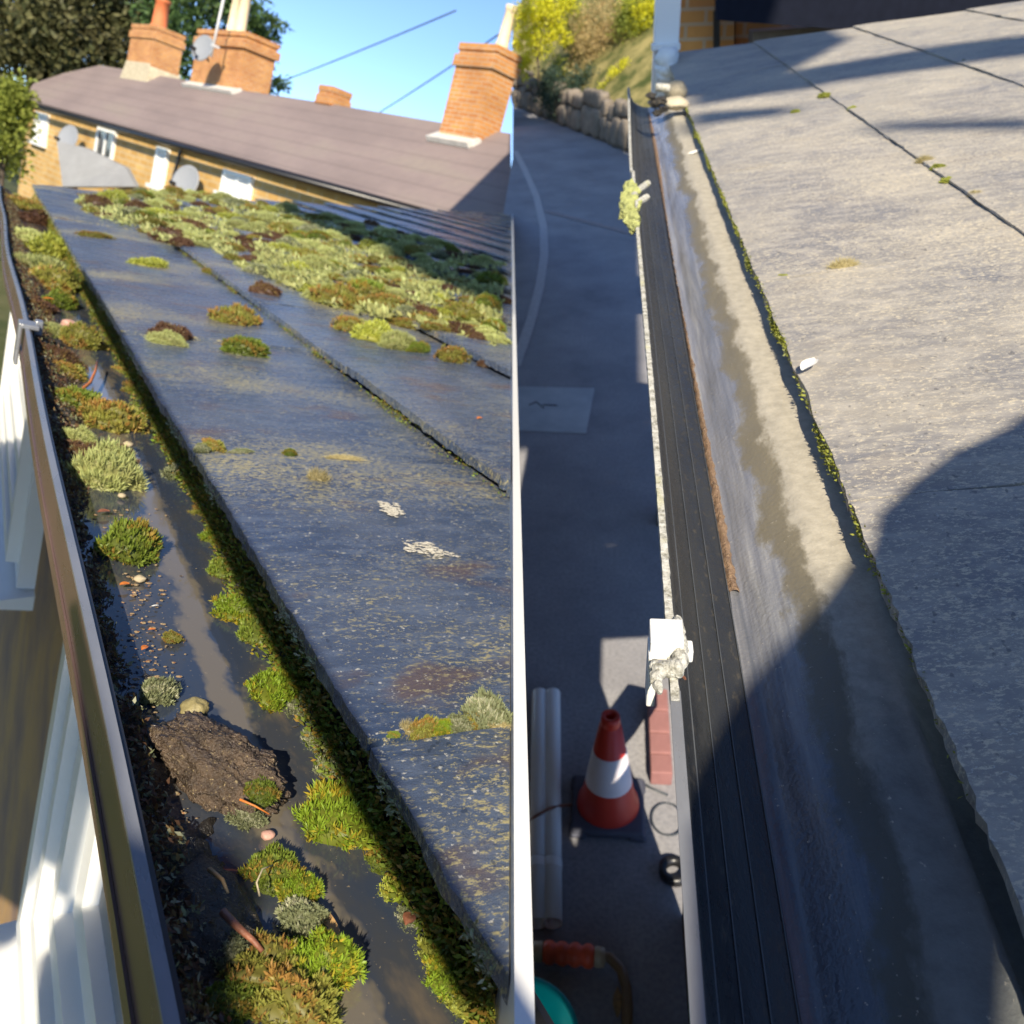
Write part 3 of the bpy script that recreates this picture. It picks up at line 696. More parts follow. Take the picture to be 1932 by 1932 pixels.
# shift ramps: object origin at r=.145 so x=0 is the ragged stain line
g = G(); g.grid(bed, 36, 240)
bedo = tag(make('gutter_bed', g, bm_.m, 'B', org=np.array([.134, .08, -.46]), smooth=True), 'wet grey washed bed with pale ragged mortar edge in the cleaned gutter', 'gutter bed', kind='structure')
g = G(); rsr = random.Random(5)
def sl(a, b):
    k = .62 + 2.6 * b; wd = .009 * (.55 + .45 * math.sin(k * 3)) + .002 * fnoise((k * 40, 1, 1), 1); r = .1025 + wd * a
    return (r + .0015 * fnoise((k * 70, a, 2), 1), k, -.4640 + .0035 * math.sin(a * math.pi) + .0012 * fnoise((k * 120, a * 8, 2), 1))
g.grid(sl, 6, 500)
tag(make('rusty_silt', g, soil_mat('rusty_silt', (.20, .12, .07), (.34, .22, .13), .7), 'B', smooth=True), 'rusty brown line of silt along the foot of the black gutter wall', 'silt', kind='stuff')

# brackets on the cleaned gutter
def lump(g, c, r, seed, sub=(10, 7), amp=.45, sq=(1, 1, 1), freq=None):
    nu, nv = sub; vs = []; fs = []; fq = freq or 1.2 / r
    for j in range(nv + 1):
        for i in range(nu):
            t = math.pi * j / nv; p = 2 * math.pi * i / nu; d = np.array([math.sin(t) * math.cos(p), math.sin(t) * math.sin(p), math.cos(t)])
            vs.append(np.array(c) + d * np.array(sq) * r * (1 + amp * fnoise(d * r * fq + seed * 3.7, 1)))
    for j in range(nv):
        for i in range(nu): k = (i + 1) % nu; fs.append((j * nu + i, (j + 1) * nu + i, (j + 1) * nu + k, j * nu + k))
    g.add(vs, fs); return g
LIP = np.array([0, 0, -.399])
def onL(x, y, up=0): return hit('B', x, y, LIP + UP * up, UP)
b0 = onL(1256, 1215)
g = G(); g.box(b0 + [0, 0, .004], (.011, 0, 0), (0, .0125, 0), (0, 0, .008)); g.box(b0 + [-.009, -.006, -.02], (.003, 0, 0), (0, .011, 0), (0, 0, .022)); g.box(b0 + [.012, -.002, -.004], (.006, 0, 0), (0, .006, 0), (0, 0, .005))
br = make('bracket', g, M['pvc'], 'B', gb, bevel=.0012)
g = G()
for i, (x, y, r) in enumerate(((1279, 1180, .006), (1281, 1195, .0065), (1283, 1210, .0068), (1284, 1228, .0075), (1283, 1245, .0075), (1277, 1258, .0075), (1266, 1262, .0065), (1254, 1262, .0055), (1243, 1266, .0065), (1238, 1278, .006), (1241, 1292, .0045), (1234, 1255, .0045), (1244, 1300, .0035), (1279, 1172, .0045))):
    lump(g, onL(x, y, .003), r * .95, i, (18, 12), .22, (.75, 1.25, .8))
make('lichen_crust', g, M['crust'], 'B', br, org=ORG[gb.name])
g = G(); g.tube([onL(1281, 1268, .002), onL(1293, 1281, -.01)], .0009, 5);
make('stalk', g, M['brown_twig'], 'B', br, org=ORG[gb.name])
b1 = onL(1205, 372)
g = G(); pv_ = []
for (xa, ya, xb, yb) in ((1200, 362, 1222, 346), (1200, 385, 1220, 372)):
    p, q = onL(xa, ya, .004), onL(xb, yb, .006); pv_.append((p, q))
g.tube([pv_[0][1], pv_[0][0], (pv_[0][0] + pv_[1][0]) / 2 - [.006, 0, 0], pv_[1][0], pv_[1][1]], .0065, 8)
br2 = make('bracket', g, M['crust'], 'B', gb)
g = G()
for i, (x, y, r) in enumerate(((1192, 358, .016), (1187, 372, .018), (1190, 388, .02), (1186, 402, .015), (1192, 415, .013), (1195, 428, .010), (1184, 390, .014))): lump(g, onL(x, y, -.002), r, 40 + i, (12, 8), .6)
make('moss_tuft', g, plain('yellow_green_crust', (.42, .44, .16), .9, var=.35, scale=60, bump=.8, bd=.01), 'B', br2, org=ORG[gb.name])

# ---------------------------------------------------------------- road (frame B)
def asphalt():
    m = Mat('grey_asphalt', .85, .3); n = m.noise(1.6, 8, .68); f = m.noise(60, 4)
    c = m.ramp(n, (.3, (.21, .205, .22)), (.5, (.29, .285, .30)), (.7, (.36, .35, .36))); c = m.mix(m.ramp(f, (.35, .5), (.6, 0)), c, (.16, .16, .175))
    m.color(c); m.bump(f, .4, .006); return m.m
rd = [onG(700, 2060), onG(700, 1000), onG(930, 520), onG(967, 300), onG(969, 120)]
rd += [np.array([1.2, rd[-1][1] + 2, RU]), np.array([1.2, -1, RU]), np.array([-.5, -1, RU])]
g = G(); g.prism(rd, (0, 0, -.25))
tag(make('road', g, asphalt(), 'B', org=np.array([0, 3, RU])), kind='structure')
g = G(); curve = [(972, 285), (990, 320), (1012, 370), (1025, 425), (1027, 480), (1018, 540), (1003, 600), (988, 645), (972, 690)]
pts = [onG(x, y, .004) for x, y in curve]; wd = .045
L_, R_ = [], []
for i, p in enumerate(pts):
    t = nz(pts[min(i + 1, len(pts) - 1)] - pts[max(i - 1, 0)]); nrm = np.array([-t[1], t[0], 0]); L_.append(p + nrm * wd); R_.append(p - nrm * wd)
for i in range(len(pts) - 1): g.add([L_[i], L_[i + 1], R_[i + 1], R_[i]], [(0, 1, 2, 3)])
paint = plain('worn_road_paint', (.42, .40, .40), .8, var=.2, scale=30)
tag(make('road_line', g, paint, 'B'), 'curved worn white line painted on the grey road', 'road marking')
g = G(); a_, b_ = onG(1030, 398, .006), onG(1215, 446, .006); t = nz(b_ - a_); nrm = np.array([-t[1], t[0], 0]) * .05
g.add([a_ + nrm, b_ + nrm, b_ - nrm, a_ - nrm], [(0, 1, 2, 3)])
tag(make('road_line', g, plain('faded_pink_paint', (.27, .235, .235), .85, var=.25, scale=20), 'B'), 'faint pinkish line across the road beside the curved line', 'road marking')
g = G(); g.prism([onG(x, y, .003) for x, y in ((968, 730), (1122, 733), (1106, 818), (968, 812))], (0, 0, .004))
pm = Mat('pale_patch', .6); n = pm.noise(5, 4); pm.color(pm.ramp(n, (.35, (.33, .35, .37)), (.65, (.42, .44, .45))))
tag(make('manhole_cover', g, pm.m, 'B'), 'pale square cover plate set in the grey road', 'cover plate')
g = G()
for dx in (0, 1):
    q = [onG(x, y, .0095) for x, y in ((998 + dx * 26, 764), (1012 + dx * 26, 758 + 6 * dx), (1026 + dx * 26, 770 - 5 * dx))]
    g.tube(q, .004, 6)
tag(make('lifting_handle', g, M['blackp'], 'B'), 'thin dark bent wire lying on the pale square cover plate', 'wire')
# pavers at the foot of the wall
pv = plain('pinkish_red_paver', (.30, .14, .13), .8, var=.15, scale=12, bump=.3)
ys = [1320, 1362, 1404, 1444, 1482]
for i in range(4):
    a_, b_ = onG(1232 - i * 1.0, ys[i]), onG(1232, ys[i + 1]); c = (a_ + b_) / 2
    g = G(); g.box((.232, c[1], RU + .035), (.042, 0, 0), (0, abs(a_[1] - b_[1]) / 2 - .004, 0), (0, 0, .035))
    tag(make('paver', g, pv, 'B', bevel=.005), 'pinkish red paver in the row at the foot of the gutter wall', 'paver', 'pinkish pavers along the wall foot')
# cone
cbse = onG(1147, 1528); top_y = 1352
t = .3
for _ in range(200):
    q = FB.T @ (cbse + UP * t)
    if 966 - F * q[1] / -q[2] < top_y: break
    t += .005
H = t; dist = np.linalg.norm(cbse); r0 = 51 * dist / F; r1 = 17 * np.linalg.norm(cbse + UP * H) / F
cone = root('traffic_cone', 'B', tuple(cbse), 'red and white traffic cone standing on the road below the gutter', 'traffic cone')
M['conered'] = plain('red_cone_plastic', (.55, .035, .02), .4, var=.1, scale=8)
M['conewhite'] = plain('white_reflective_sleeve', (.66, .62, .66), .35, var=.05, scale=20)
rad = lambda h: r0 + (r1 - r0) * h / H
g = G(); hb_ = r0 * 1.25; g.box(cbse + UP * .02, (hb_, 0, 0), (0, hb_, 0), UP * .018)
for sx in (-1, 1):
    for sy in (-1, 1): g.box(cbse + np.array([sx * hb_ * .8, sy * hb_ * .8, .012]), (.035, 0, 0), (0, .035, 0), UP * .012)
make('base', g, plain('dark_rubber', (.075, .08, .11), .7), 'B', cone, bevel=.012)
g = G(); g.lathe([(r0 * 1.08, .038), (r0 * 1.05, .06), (rad(.06), .085), (rad(H * .9), H * .9), (rad(H * .9) * .82, H * .905), (rad(H * .9) * .82, H * .925), (r1 * 1.08, H * .94), (r1 * 1.0, H), (r1 * .6, H), (r1 * .5, H * .93), (r0 * .9, .05)], cbse, 40)
make('body', g, M['conered'], 'B', cone, smooth=True)
g = G(); g.lathe([(rad(H * .27) + .003, H * .27), (rad(H * .66) + .003, H * .66), (rad(H * .66), H * .662)], cbse, 40)
make('sleeve', g, M['conewhite'], 'B', cone, smooth=True)
# pipes
for i, (xa, xb, lb) in enumerate(((1018, 1013, 'white plastic pipe lying on the road, the left of the pair'), (1043, 1042, 'white plastic pipe lying on the road beside the traffic cone, right of the pair'))):
    a_, b_ = onG(xa, 1308, .036), onG(xb, 1742, .036)
    g = G(); dv = nz(b_ - a_); X = nz(np.cross(dv, UP)); Y = np.cross(X, dv); L = np.linalg.norm(b_ - a_); pr = .0335
    g.lathe([(pr, 0), (pr, L), (pr * .9, L), (pr * .9, 0), (pr, 0)], a_, 24, (X, Y, dv))
    p = root('plastic_pipe', 'B', tuple(a_), lb, 'pipe', 'white pipes on the road')
    make('tube', g, M['pvc'], 'B', p, smooth=True)
    g = G(); g.lathe([(pr * 1.04, L * .78), (pr * 1.05, L * .782), (pr * 1.05, L * .81), (pr * 1.04, L * .812)], a_, 24, (X, Y, dv)); make('collar', g, M['pvc'], 'B', p, smooth=True)
# thin cable over the pipes
g = G(); g.tube([onG(x, y, h) for x, y, h in ((965, 1580, .005), (990, 1560, .012), (1010, 1540, .075), (1035, 1526, .08), (1058, 1520, .05), (1085, 1518, .008), (1100, 1530, .006))], .006, 8)
tag(make('cable', g, M['brown_twig'], 'B', smooth=True), 'thin brown cable draped across the two white pipes', 'cable')
g = G(); g.tube([onG(x, y, .006) for x, y in ((1195, 1468), (1225, 1485), (1260, 1500))], .005, 6)
tag(make('cable', g, M['wire'], 'B', smooth=True), 'short dark cable on the road behind the traffic cone', 'cable')
g = G(); ctr = onG(1260, 1545, .02)
g.tube([ctr + np.array([.06 * math.cos(w_), .075 * math.sin(w_), 0]) for w_ in np.linspace(0, 6.28, 24)], .0035, 8)
tag(make('cable_loop', g, M['wire'], 'B', smooth=True), 'dark loop of cable beside the wall right of the cone', 'cable')
g = G(); ctr = onG(1272, 1648, .02)
g.lathe([(.03, 0), (.055, .0), (.055, .03), (.03, .03), (.03, 0)], ctr, 24)
tag(make('rubber_ring', g, M['blackp'], 'B', smooth=True), 'black rubber ring on the ground at the wall foot', 'ring')
# lance with orange grip
ln = root('hose_lance', 'B', tuple(onG(1075, 1800)), 'orange ribbed grip joining a black hose and a tan hose', 'hose')
orange = plain('translucent_orange_grip', (.85, .12, .05), .35, var=.15, scale=15); clear = plain('tan_clear_collar', (.5, .4, .26), .3)
a_, b_ = onG(1024, 1796, .05), onG(1122, 1805, .05); dv = nz(b_ - a_); X = nz(np.cross(dv, UP)); Y = np.cross(X, dv); L = np.linalg.norm(b_ - a_)
pr = []
for k in range(4):
    z0 = L * (k / 4); z1 = L * ((k + 1) / 4); pr += [(.030, z0 + .002), (.037, z0 + .012), (.038, (z0 + z1) / 2), (.037, z1 - .012), (.030, z1 - .002)]
g = G(); g.lathe([(.01, 0)] + pr + [(.01, L)], a_, 28, (X, Y, dv)); make('grip', g, orange, 'B', ln, smooth=True)
for c_, s_ in ((a_, -1), (b_, 1)):
    g = G(); g.lathe([(.03, 0), (.033, .006), (.030, .03), (.012, .036)], c_, 24, (X, Y * s_, dv * s_)); make('collar', g, clear, 'B', ln, smooth=True)
g = G(); g.tube([a_ - dv * .02, onG(1010, 1796, .045), onG(980, 1795, .03), onG(950, 1793, .02)], .014, 10); make('black_hose', g, M['blackp'], 'B', ln, smooth=True)
tan = plain('tan_hose', (.22, .14, .07), .35, var=.15)
g = G(); g.tube([b_, b_ + dv * .03, onG(1150, 1806, .05), onG(1172, 1830, .05), onG(1182, 1865, .05), onG(1184, 1900, .05), onG(1182, 1960, .05)], .017, 12); make('tan_hose', g, tan, 'B', ln, smooth=True)
# bucket
bc = onG(985, 2050); bk = root('bucket', 'B', tuple(bc), 'turquoise plastic bucket at the bottom edge beside the black hose', 'bucket')
teal = plain('turquoise_plastic', (.0, .50, .55), .3, var=.05)
g = G(); g.lathe([(.12, .005), (.155, .27), (.165, .275), (.165, .29), (.155, .29), (.148, .27), (.115, .02), (.0, .02)], bc, 40); make('body', g, teal, 'B', bk, smooth=True)
g = G(); g.tube([bc + np.array([.165 * math.cos(w_), .165 * math.sin(w_) * .5, .27 - .1 * math.sin(w_)]) for w_ in np.linspace(0, math.pi, 14)], .004, 6); make('handle', g, M['metalw'], 'B', bk, smooth=True)
# leaf on the ground
g = G(); p = onG(1165, 1890, .01); g.grid(lambda a, b: p + np.array([(a - .5) * .03 * math.sin(math.pi * min(1, b + .05)), (b - .5) * .1, .012 * math.sin(b * 3)]), 3, 6)
tag(make('dry_leaf', g, M['tan_leaf'], 'B'), 'tan dead leaf on the dark ground near the hose', 'leaf')

# ---------------------------------------------------------------- hedge bank, wall and buildings beyond the road (frame B)
wl = [onG(968, 200), onG(1061, 226), onG(1153, 262), onG(1215, 300)]
WD = nz(wl[-1] - wl[0]); WN = np.array([WD[1], -WD[0], 0]); WN = WN if np.dot(WN, wl[0]) < 0 else -WN
stonew = root('garden_wall', 'B', tuple(wl[1]), 'low rough stone wall under the shrubs across the road', 'wall')
st = plain('grey_brown_stone', (.20, .165, .13), .9, var=.3, scale=6, bump=.7, bd=.03)
def rock(g, c, ax, ay, az, sd):
    vs = []; fs = []; nu, nv = 20, 12; ex = lambda v: math.copysign(abs(v) ** .55, v)
    for j in range(nv + 1):
        for i in range(nu):
            t = math.pi * j / nv; p = 2 * math.pi * i / nu; d = np.array([ex(math.sin(t)) * ex(math.cos(p)), ex(math.sin(t)) * ex(math.sin(p)), ex(math.cos(t))])
            f_ = 1 + .16 * fnoise(d * 1.3 + sd * 2.7, 1); vs.append(c + (ax * d[0] + ay * d[1] + az * d[2]) * f_)
    for j in range(nv):
        for i in range(nu): k_ = (i + 1) % nu; fs.append((j * nu + i, (j + 1) * nu + i, (j + 1) * nu + k_, j * nu + k_))
    g.add(vs, fs)
s0 = float(np.dot(wl[-1] - wl[0], WD)); g = G(); q = -.02; k = 0
while q < s0 + .3:
    L = rnd.uniform(.22, .5); h = rnd.uniform(.32, .5)
    c = wl[0] + WD * (q + L / 2) - WN * .1 + UP * h / 2; rock(g, c, WD * (L / 2), WN * rnd.uniform(.12, .17), UP * h / 2, k)
    c2 = c + UP * (h / 2 + .12); rock(g, c2 + WD * rnd.uniform(-.05, .05), WD * (L / 2), WN * rnd.uniform(.1, .15), UP * rnd.uniform(.1, .15), k + 50); q += L; k += 1
make('stones', g, st, 'B', stonew, smooth=True)
bkm = Mat('dry_bank', .95, .2); bkm.color(bkm.ramp(bkm.noise(2.2, 6), (.38, (.06, .075, .02)), (.62, (.30, .25, .10))))
b0_, b1_ = wl[0] - WD * 4, wl[-1] + WD * 2.2
g = G(); g.grid(lambda a, b: b0_ + (b1_ - b0_) * a - WN * (.12 + 5 * b) + UP * (.35 + 4.6 * b + .15 * fnoise((a * 5, b * 5, 2), 1)) + CX['B'] * 0, 24, 24)
tag(make('bank', g, bkm.m, 'B', smooth=True, clip=[(CX['B'] * .02 + 0, -CX['B'])]), kind='structure')
dB = float(np.linalg.norm(wl[1]))
def shrub(items, d, n, size, mat, label, seed, aspect=.5, name='shrub'):
    b = blobs_at('B', [(x, y, dB * d, 1.3 * r * dB / F, .9) for x, y, r in items]); c = np.mean([q[:3] for q in b], axis=0)
    base = (c[0], c[1], min(q[2] - q[3] for q in b) - .2)
    tree(name, 'B', base, b, n, size, LM[mat], label, 'shrub', .02, 'shrubs on the bank', aspect, seed, limbs=4)
shrub([(1000, 50, 22), (1030, 40, 26), (1015, 85, 20), (990, 105, 16), (1055, 70, 16), (1010, 10, 30), (992, 135, 14), (1045, 10, 26), (985, 75, 14)], .98, 5200, .06, 'gold', 'bright yellow green shrub at the left end of the bank', 21)
shrub([(1040, 165, 26), (1065, 150, 28), (1095, 160, 26), (1050, 195, 22), (1075, 185, 20), (1100, 140, 20), (1025, 145, 18), (1045, 215, 12)], .97, 5200, .05, 'holly', 'dark green shrub overhanging the stone wall', 22)
shrub([(1120, 60, 36), (1150, 90, 34), (1180, 120, 30), (1190, 60, 32), (1150, 30, 36), (1210, 90, 22), (1100, 100, 24), (1215, 40, 20), (1140, 140, 22), (1230, 60, 26), (1225, 120, 20), (1240, 10, 26), (1160, 160, 20), (1130, 175, 20), (1110, 150, 20), (1185, 185, 16), (1200, 145, 20), (1220, 160, 16), (1235, 100, 20)], 1.0, 17000, .05, 'dry', 'dry tan climbing shrub in front of the white gate post', 23, .4)
shrub([(1170, 150, 18), (1195, 165, 18), (1180, 180, 14), (1150, 170, 14), (1205, 185, 12), (1165, 125, 14), (1190, 140, 14), (1215, 165, 14), (1140, 190, 12)], .93, 4200, .04, 'gold', 'small yellow flowering shrub beside the far gutter end', 24)
shrub([(1225, 60, 20), (1215, 30, 22), (1228, 95, 16), (1210, 5, 24), (1200, 110, 16), (1222, 130, 14)], .97, 5200, .05, 'gold', 'sunlit yellow shrub leaning against the white post', 27)
shrub([(1080, 40, 28), (1095, 80, 20), (1070, 100, 18), (1085, 10, 28), (1060, 120, 16)], 1.02, 3000, .05, 'bush', 'olive green shrub between the yellow and tan shrubs', 25)
shrub([(1185, 50, 22), (1205, 20, 24), (1170, 25, 20)], .97, 2600, .045, 'bush', 'pale green shrub beside the white post at the top', 26)
# white post and picket at the far end
def onV(x, y, d): return ray('B', x, y) * d
pd = np.linalg.norm(roofB(1285, 120)) * 1.06
gp = root('gate_post', 'B', tuple(onV(1255, 165, pd)), 'white painted post overexposed in the sun at the end of the gutter', 'post')
a_, b_ = onV(1256, 150, pd), onV(1256, 10, pd); c_ = (a_ + b_) / 2; hh = (b_[2] - a_[2]) / 2 * 1.1
sc = pd / F
g = G(); g.box((c_[0], c_[1], c_[2]), (20 * sc, 0, 0), (0, .06, 0), (0, 0, .55)); make('post', g, M['pvc'], 'B', gp, bevel=.004)
q = onV(1256, 88, pd * .985); g = G(); g.box(q, (23 * sc, 0, 0), (0, .03, 0), (0, 0, .012)); make('rail', g, M['pvc'], 'B', gp, bevel=.003)
g = G()
for i, (x, y, r) in enumerate(((1258, 110, 18), (1256, 130, 16), (1262, 122, 14), (1254, 148, 13), (1266, 104, 12), (1250, 160, 9))): lump(g, onV(x, y, pd * .96), r * sc, 70 + i, (14, 9), .3)
tag(make('white_rag', g, M['pvc'], 'B', smooth=True), 'crumpled white rag against the foot of the white post', 'rag')
g = G(); lump(g, onV(1275, 172, np.linalg.norm(roofB(1290, 180)) * .99), 20 * 3 / F, 3, (20, 14), .12, (1, 1, .9))
tag(make('round_stone', g, M['cream_stone'], 'B', smooth=True), 'round pale stone at the far end of the cleaned gutter', 'stone')
g = G(); lump(g, onV(1275, 195, np.linalg.norm(roofB(1295, 195)) * .99), 22 * 2.8 / F, 8, (20, 14), .25, (1, 1.2, .5))
tag(make('mortar_lump', g, M['concrete'], 'B', smooth=True), 'flat lump of pale mortar just below the round stone', 'mortar')
g = G()
for i, (x, y, r) in enumerate(((1228, 180, 9), (1236, 195, 11), (1246, 190, 12), (1240, 212, 9), (1252, 205, 8))): lump(g, onV(x, y, 2.75), r * 2.75 / F, 90 + i, (12, 8), .5, (1, 1, .6))
tag(make('leaf_clump', g, M['soil'], 'B'), 'black clump of wet leaves at the far end of the cleaned gutter', 'leaves')
g = G(); a_, b_ = onV(1237, 165, 2.95), onV(1264, 166, 2.95); g.tube([a_, b_], .012, 8)
tag(make('end_cap_rim', g, M['crust'], 'B', smooth=True), 'pale rim closing the far end of the cleaned gutter', 'rim')
bh = root('brick_building', 'B', tuple(onV(1340, 80, 6)), 'orange brick building with a dark roof beyond the pale roof', 'building')
nb = np.array([0, -1, 0]); D6 = 6.2
pl = lambda x, y, o=0: hit('B', x, y, np.array([0, D6 + o, 0]), nb)
g = G(); g.prism([pl(1268, 240), pl(1385, 240), pl(1385, -40), pl(1268, -40)], (0, .3, 0)); g.prism([pl(1388, 240, .1), pl(1500, 240, .1), pl(1500, -40, .1), pl(1388, -40, .1)], (0, .3, 0))
make('wall', g, M['brick'], 'B', bh)
g = G(); g.prism([pl(1352, 38, -.5), pl(1680, 62, -.5), pl(2150, 40, -.5), pl(2150, -200, -.5), pl(1352, -200, -.5)], (0, .1, 0)); make('fascia', g, plain('dark_slate_roof', (.010, .012, .022), .9, .1), 'B', bh)
g = G(); g.prism([pl(1403, 20, -.2), pl(1408, 240, -.2), pl(1350, 240, -.2), pl(1352, 20, -.2)], (0, .05, 0)) if False else g.tube([pl(1352, 20, -.1), pl(1352, 120, -.1)], .02, 8)
make('downpipe', g, M['blackp'], 'B', bh)
g = G(); g.prism([pl(1420, 60, -.3), pl(1680, 40, -.3), pl(1680, 240, -.3), pl(1420, 240, -.3)], (0, .2, 0)); make('shed_side', g, plain('brown_boards', (.15, .12, .1), .8), 'B', bh)

# ================================================================ MOSS
def moss_proto(key, seed, mat, n, leaf, aspect, per, dome, lumpy, spread, up=.55, droop=0):
    rs = np.random.RandomState(seed)
    k1, k2, k3 = rs.uniform(2, 4.5, (3, 3)); ph = rs.uniform(0, 6, 3)
    def rr(d): return 1 + lumpy * (np.sin(d @ k1 + ph[0]) * .6 + np.sin(d @ (k2 * 1.7) + ph[1]) * .45 + np.sin(d @ (k3 * 2.8) + ph[2]) * .3)
    d = rs.normal(0, 1, (n, 3)); d[:, 2] = np.abs(d[:, 2]) * 1.05 - .12; d /= np.linalg.norm(d, axis=1)[:, None]
    sc = np.array([1, 1, dome]); P = d * rr(d)[:, None] * sc * rs.uniform(.86, 1.0, (n, 1)); N = d / sc; N /= np.linalg.norm(N, axis=1)[:, None]
    N[:, 2] += up; N /= np.linalg.norm(N, axis=1)[:, None]
    hue = rs.uniform(0, 1, n) * .55 + (.45 * (.5 + .5 * np.sin(P @ (k2 * .9) + ph[1])))
    Pn = np.repeat(P, per, 0); Nn = np.repeat(N, per, 0); hn = np.repeat(hue, per); m_ = len(Pn)
    D = Nn + rs.normal(0, spread, (m_, 3)); D /= np.linalg.norm(D, axis=1)[:, None]
    T = np.cross(D, rs.normal(0, 1, (m_, 3))); T /= np.linalg.norm(T, axis=1)[:, None] + 1e-9
    s = leaf * rs.uniform(.6, 1.25, (m_, 1)); st = P.repeat(per, 0) - Nn * leaf * .25
    V = np.stack([st, st + D * s * .55 + T * s * aspect * .5, st + D * s + np.array([0, 0, -droop]) * s, st + D * s * .55 - T * s * aspect * .5], 1).reshape(-1, 3)
    Fq = np.arange(4 * m_).reshape(m_, 4)
    tv = np.tile([.15, .7, 1, .7], m_); hv = np.repeat(hn, 4)
    # core
    nu, nv = 18, 8; C = []; 
    for j in range(nv + 1):
        for i in range(nu):
            a = 2 * math.pi * i / nu; e = math.pi / 2 * (1 - j / nv) - .12; C.append([math.cos(a) * math.cos(e), math.sin(a) * math.cos(e), math.sin(e)])
    C = np.array(C); C = C * rr(C)[:, None] * sc * .9; o = len(V); cf = []
    for j in range(nv):
        for i in range(nu): k = (i + 1) % nu; cf.append((o + j * nu + i, o + j * nu + k, o + (j + 1) * nu + k, o + (j + 1) * nu + i))
    V = np.concatenate([V, C]); Fq = np.concatenate([Fq, np.array(cf)]); tv = np.concatenate([tv, np.full(len(C), .25)]); hv = np.concatenate([hv, np.full(len(C), .3)])
    return np_mesh(key, V, Fq, np.stack([tv, hv, tv, np.ones_like(tv)], 1), mat)
PROTO = {}
def protos(key, mat, count, **kw):
    PROTO[key] = [moss_proto('moss_' + key, 100 + 13 * i + len(PROTO) * 7, mat, **kw) for i in range(count)]
protos('star', MOSS['star'], 3, n=420, leaf=.21, aspect=.2, per=10, dome=.62, lumpy=.26, spread=.75)
protos('green', MOSS['green'], 2, n=420, leaf=.2, aspect=.26, per=7, dome=.62, lumpy=.2, spread=.6)
protos('pale', MOSS['pale'], 3, n=900, leaf=.26, aspect=.12, per=5, dome=.6, lumpy=.34, spread=.5)
protos('olive', MOSS['olive'], 3, n=420, leaf=.2, aspect=.24, per=7, dome=.55, lumpy=.34, spread=.65)
protos('brown', MOSS['brown'], 2, n=420, leaf=.16, aspect=.26, per=6, dome=.5, lumpy=.25, spread=.7)
protos('grey', MOSS['grey'], 2, n=420, leaf=.26, aspect=.3, per=6, dome=.6, lumpy=.22, spread=.6)
protos('straw', MOSS['straw'], 1, n=180, leaf=.7, aspect=.06, per=5, dome=.5, lumpy=.2, spread=.9)
protos('lime', MOSS['lime'], 2, n=300, leaf=.24, aspect=.28, per=6, dome=.55, lumpy=.25, spread=.6)
mr = random.Random(11)
def moss(f, p, rx, ry, h, kind, label, group=None, nrm=UP, rot=None, name='moss_clump'):
    """p on the surface, rx across, ry along the gutter, h height"""
    pl_ = PROTO[kind]; me = pl_[mr.randrange(len(pl_))]
    o = bpy.data.objects.new(name, me); COL.objects.link(o)
    z = Vector(nrm); q = Vector((0, 0, 1)).rotation_difference(z).to_matrix().to_4x4()
    dome = .6
    o.matrix_world = FR[f][1] @ Matrix.Translation(p) @ q @ Matrix.Rotation(rot if rot is not None else mr.uniform(-.6, .6), 4, 'Z') @ Matrix.Diagonal((rx, ry, h / dome, 1))
    return tag(o, label, 'moss', group)
def pxm(p): return np.linalg.norm(p) / F        # metres per picture unit at p
def mossW(x, y, w_, asp, kind, label, h=None, group=None, up=0):
    if 'clod' in label and 'fringe' in label or 'sprig' in label: up += .016
    p = onW(x, y, up); r = w_ * pxm(p) / 2; return moss('A', p, r, r * asp, (h or .75) * r, kind, label, group)
def surfA(x, y, up=0):
    p = roofA(x, y); q = (np.dot(p - EDGE, SL) % EX) / .40; return roofA(x, y, up - .024 * q)
def mossR(x, y, w_, asp, kind, label, h=.5, group=None, f='A'):
    p = surfA(x, y, -.002) if f == 'A' else roofB(x, y, -.006); r = w_ * pxm(p) / 2
    return moss(f, p, r, r * asp, h * r, kind, label, group, NA if f == 'A' else NB)
GR = 'moss clumps along the slab side of the gutter'
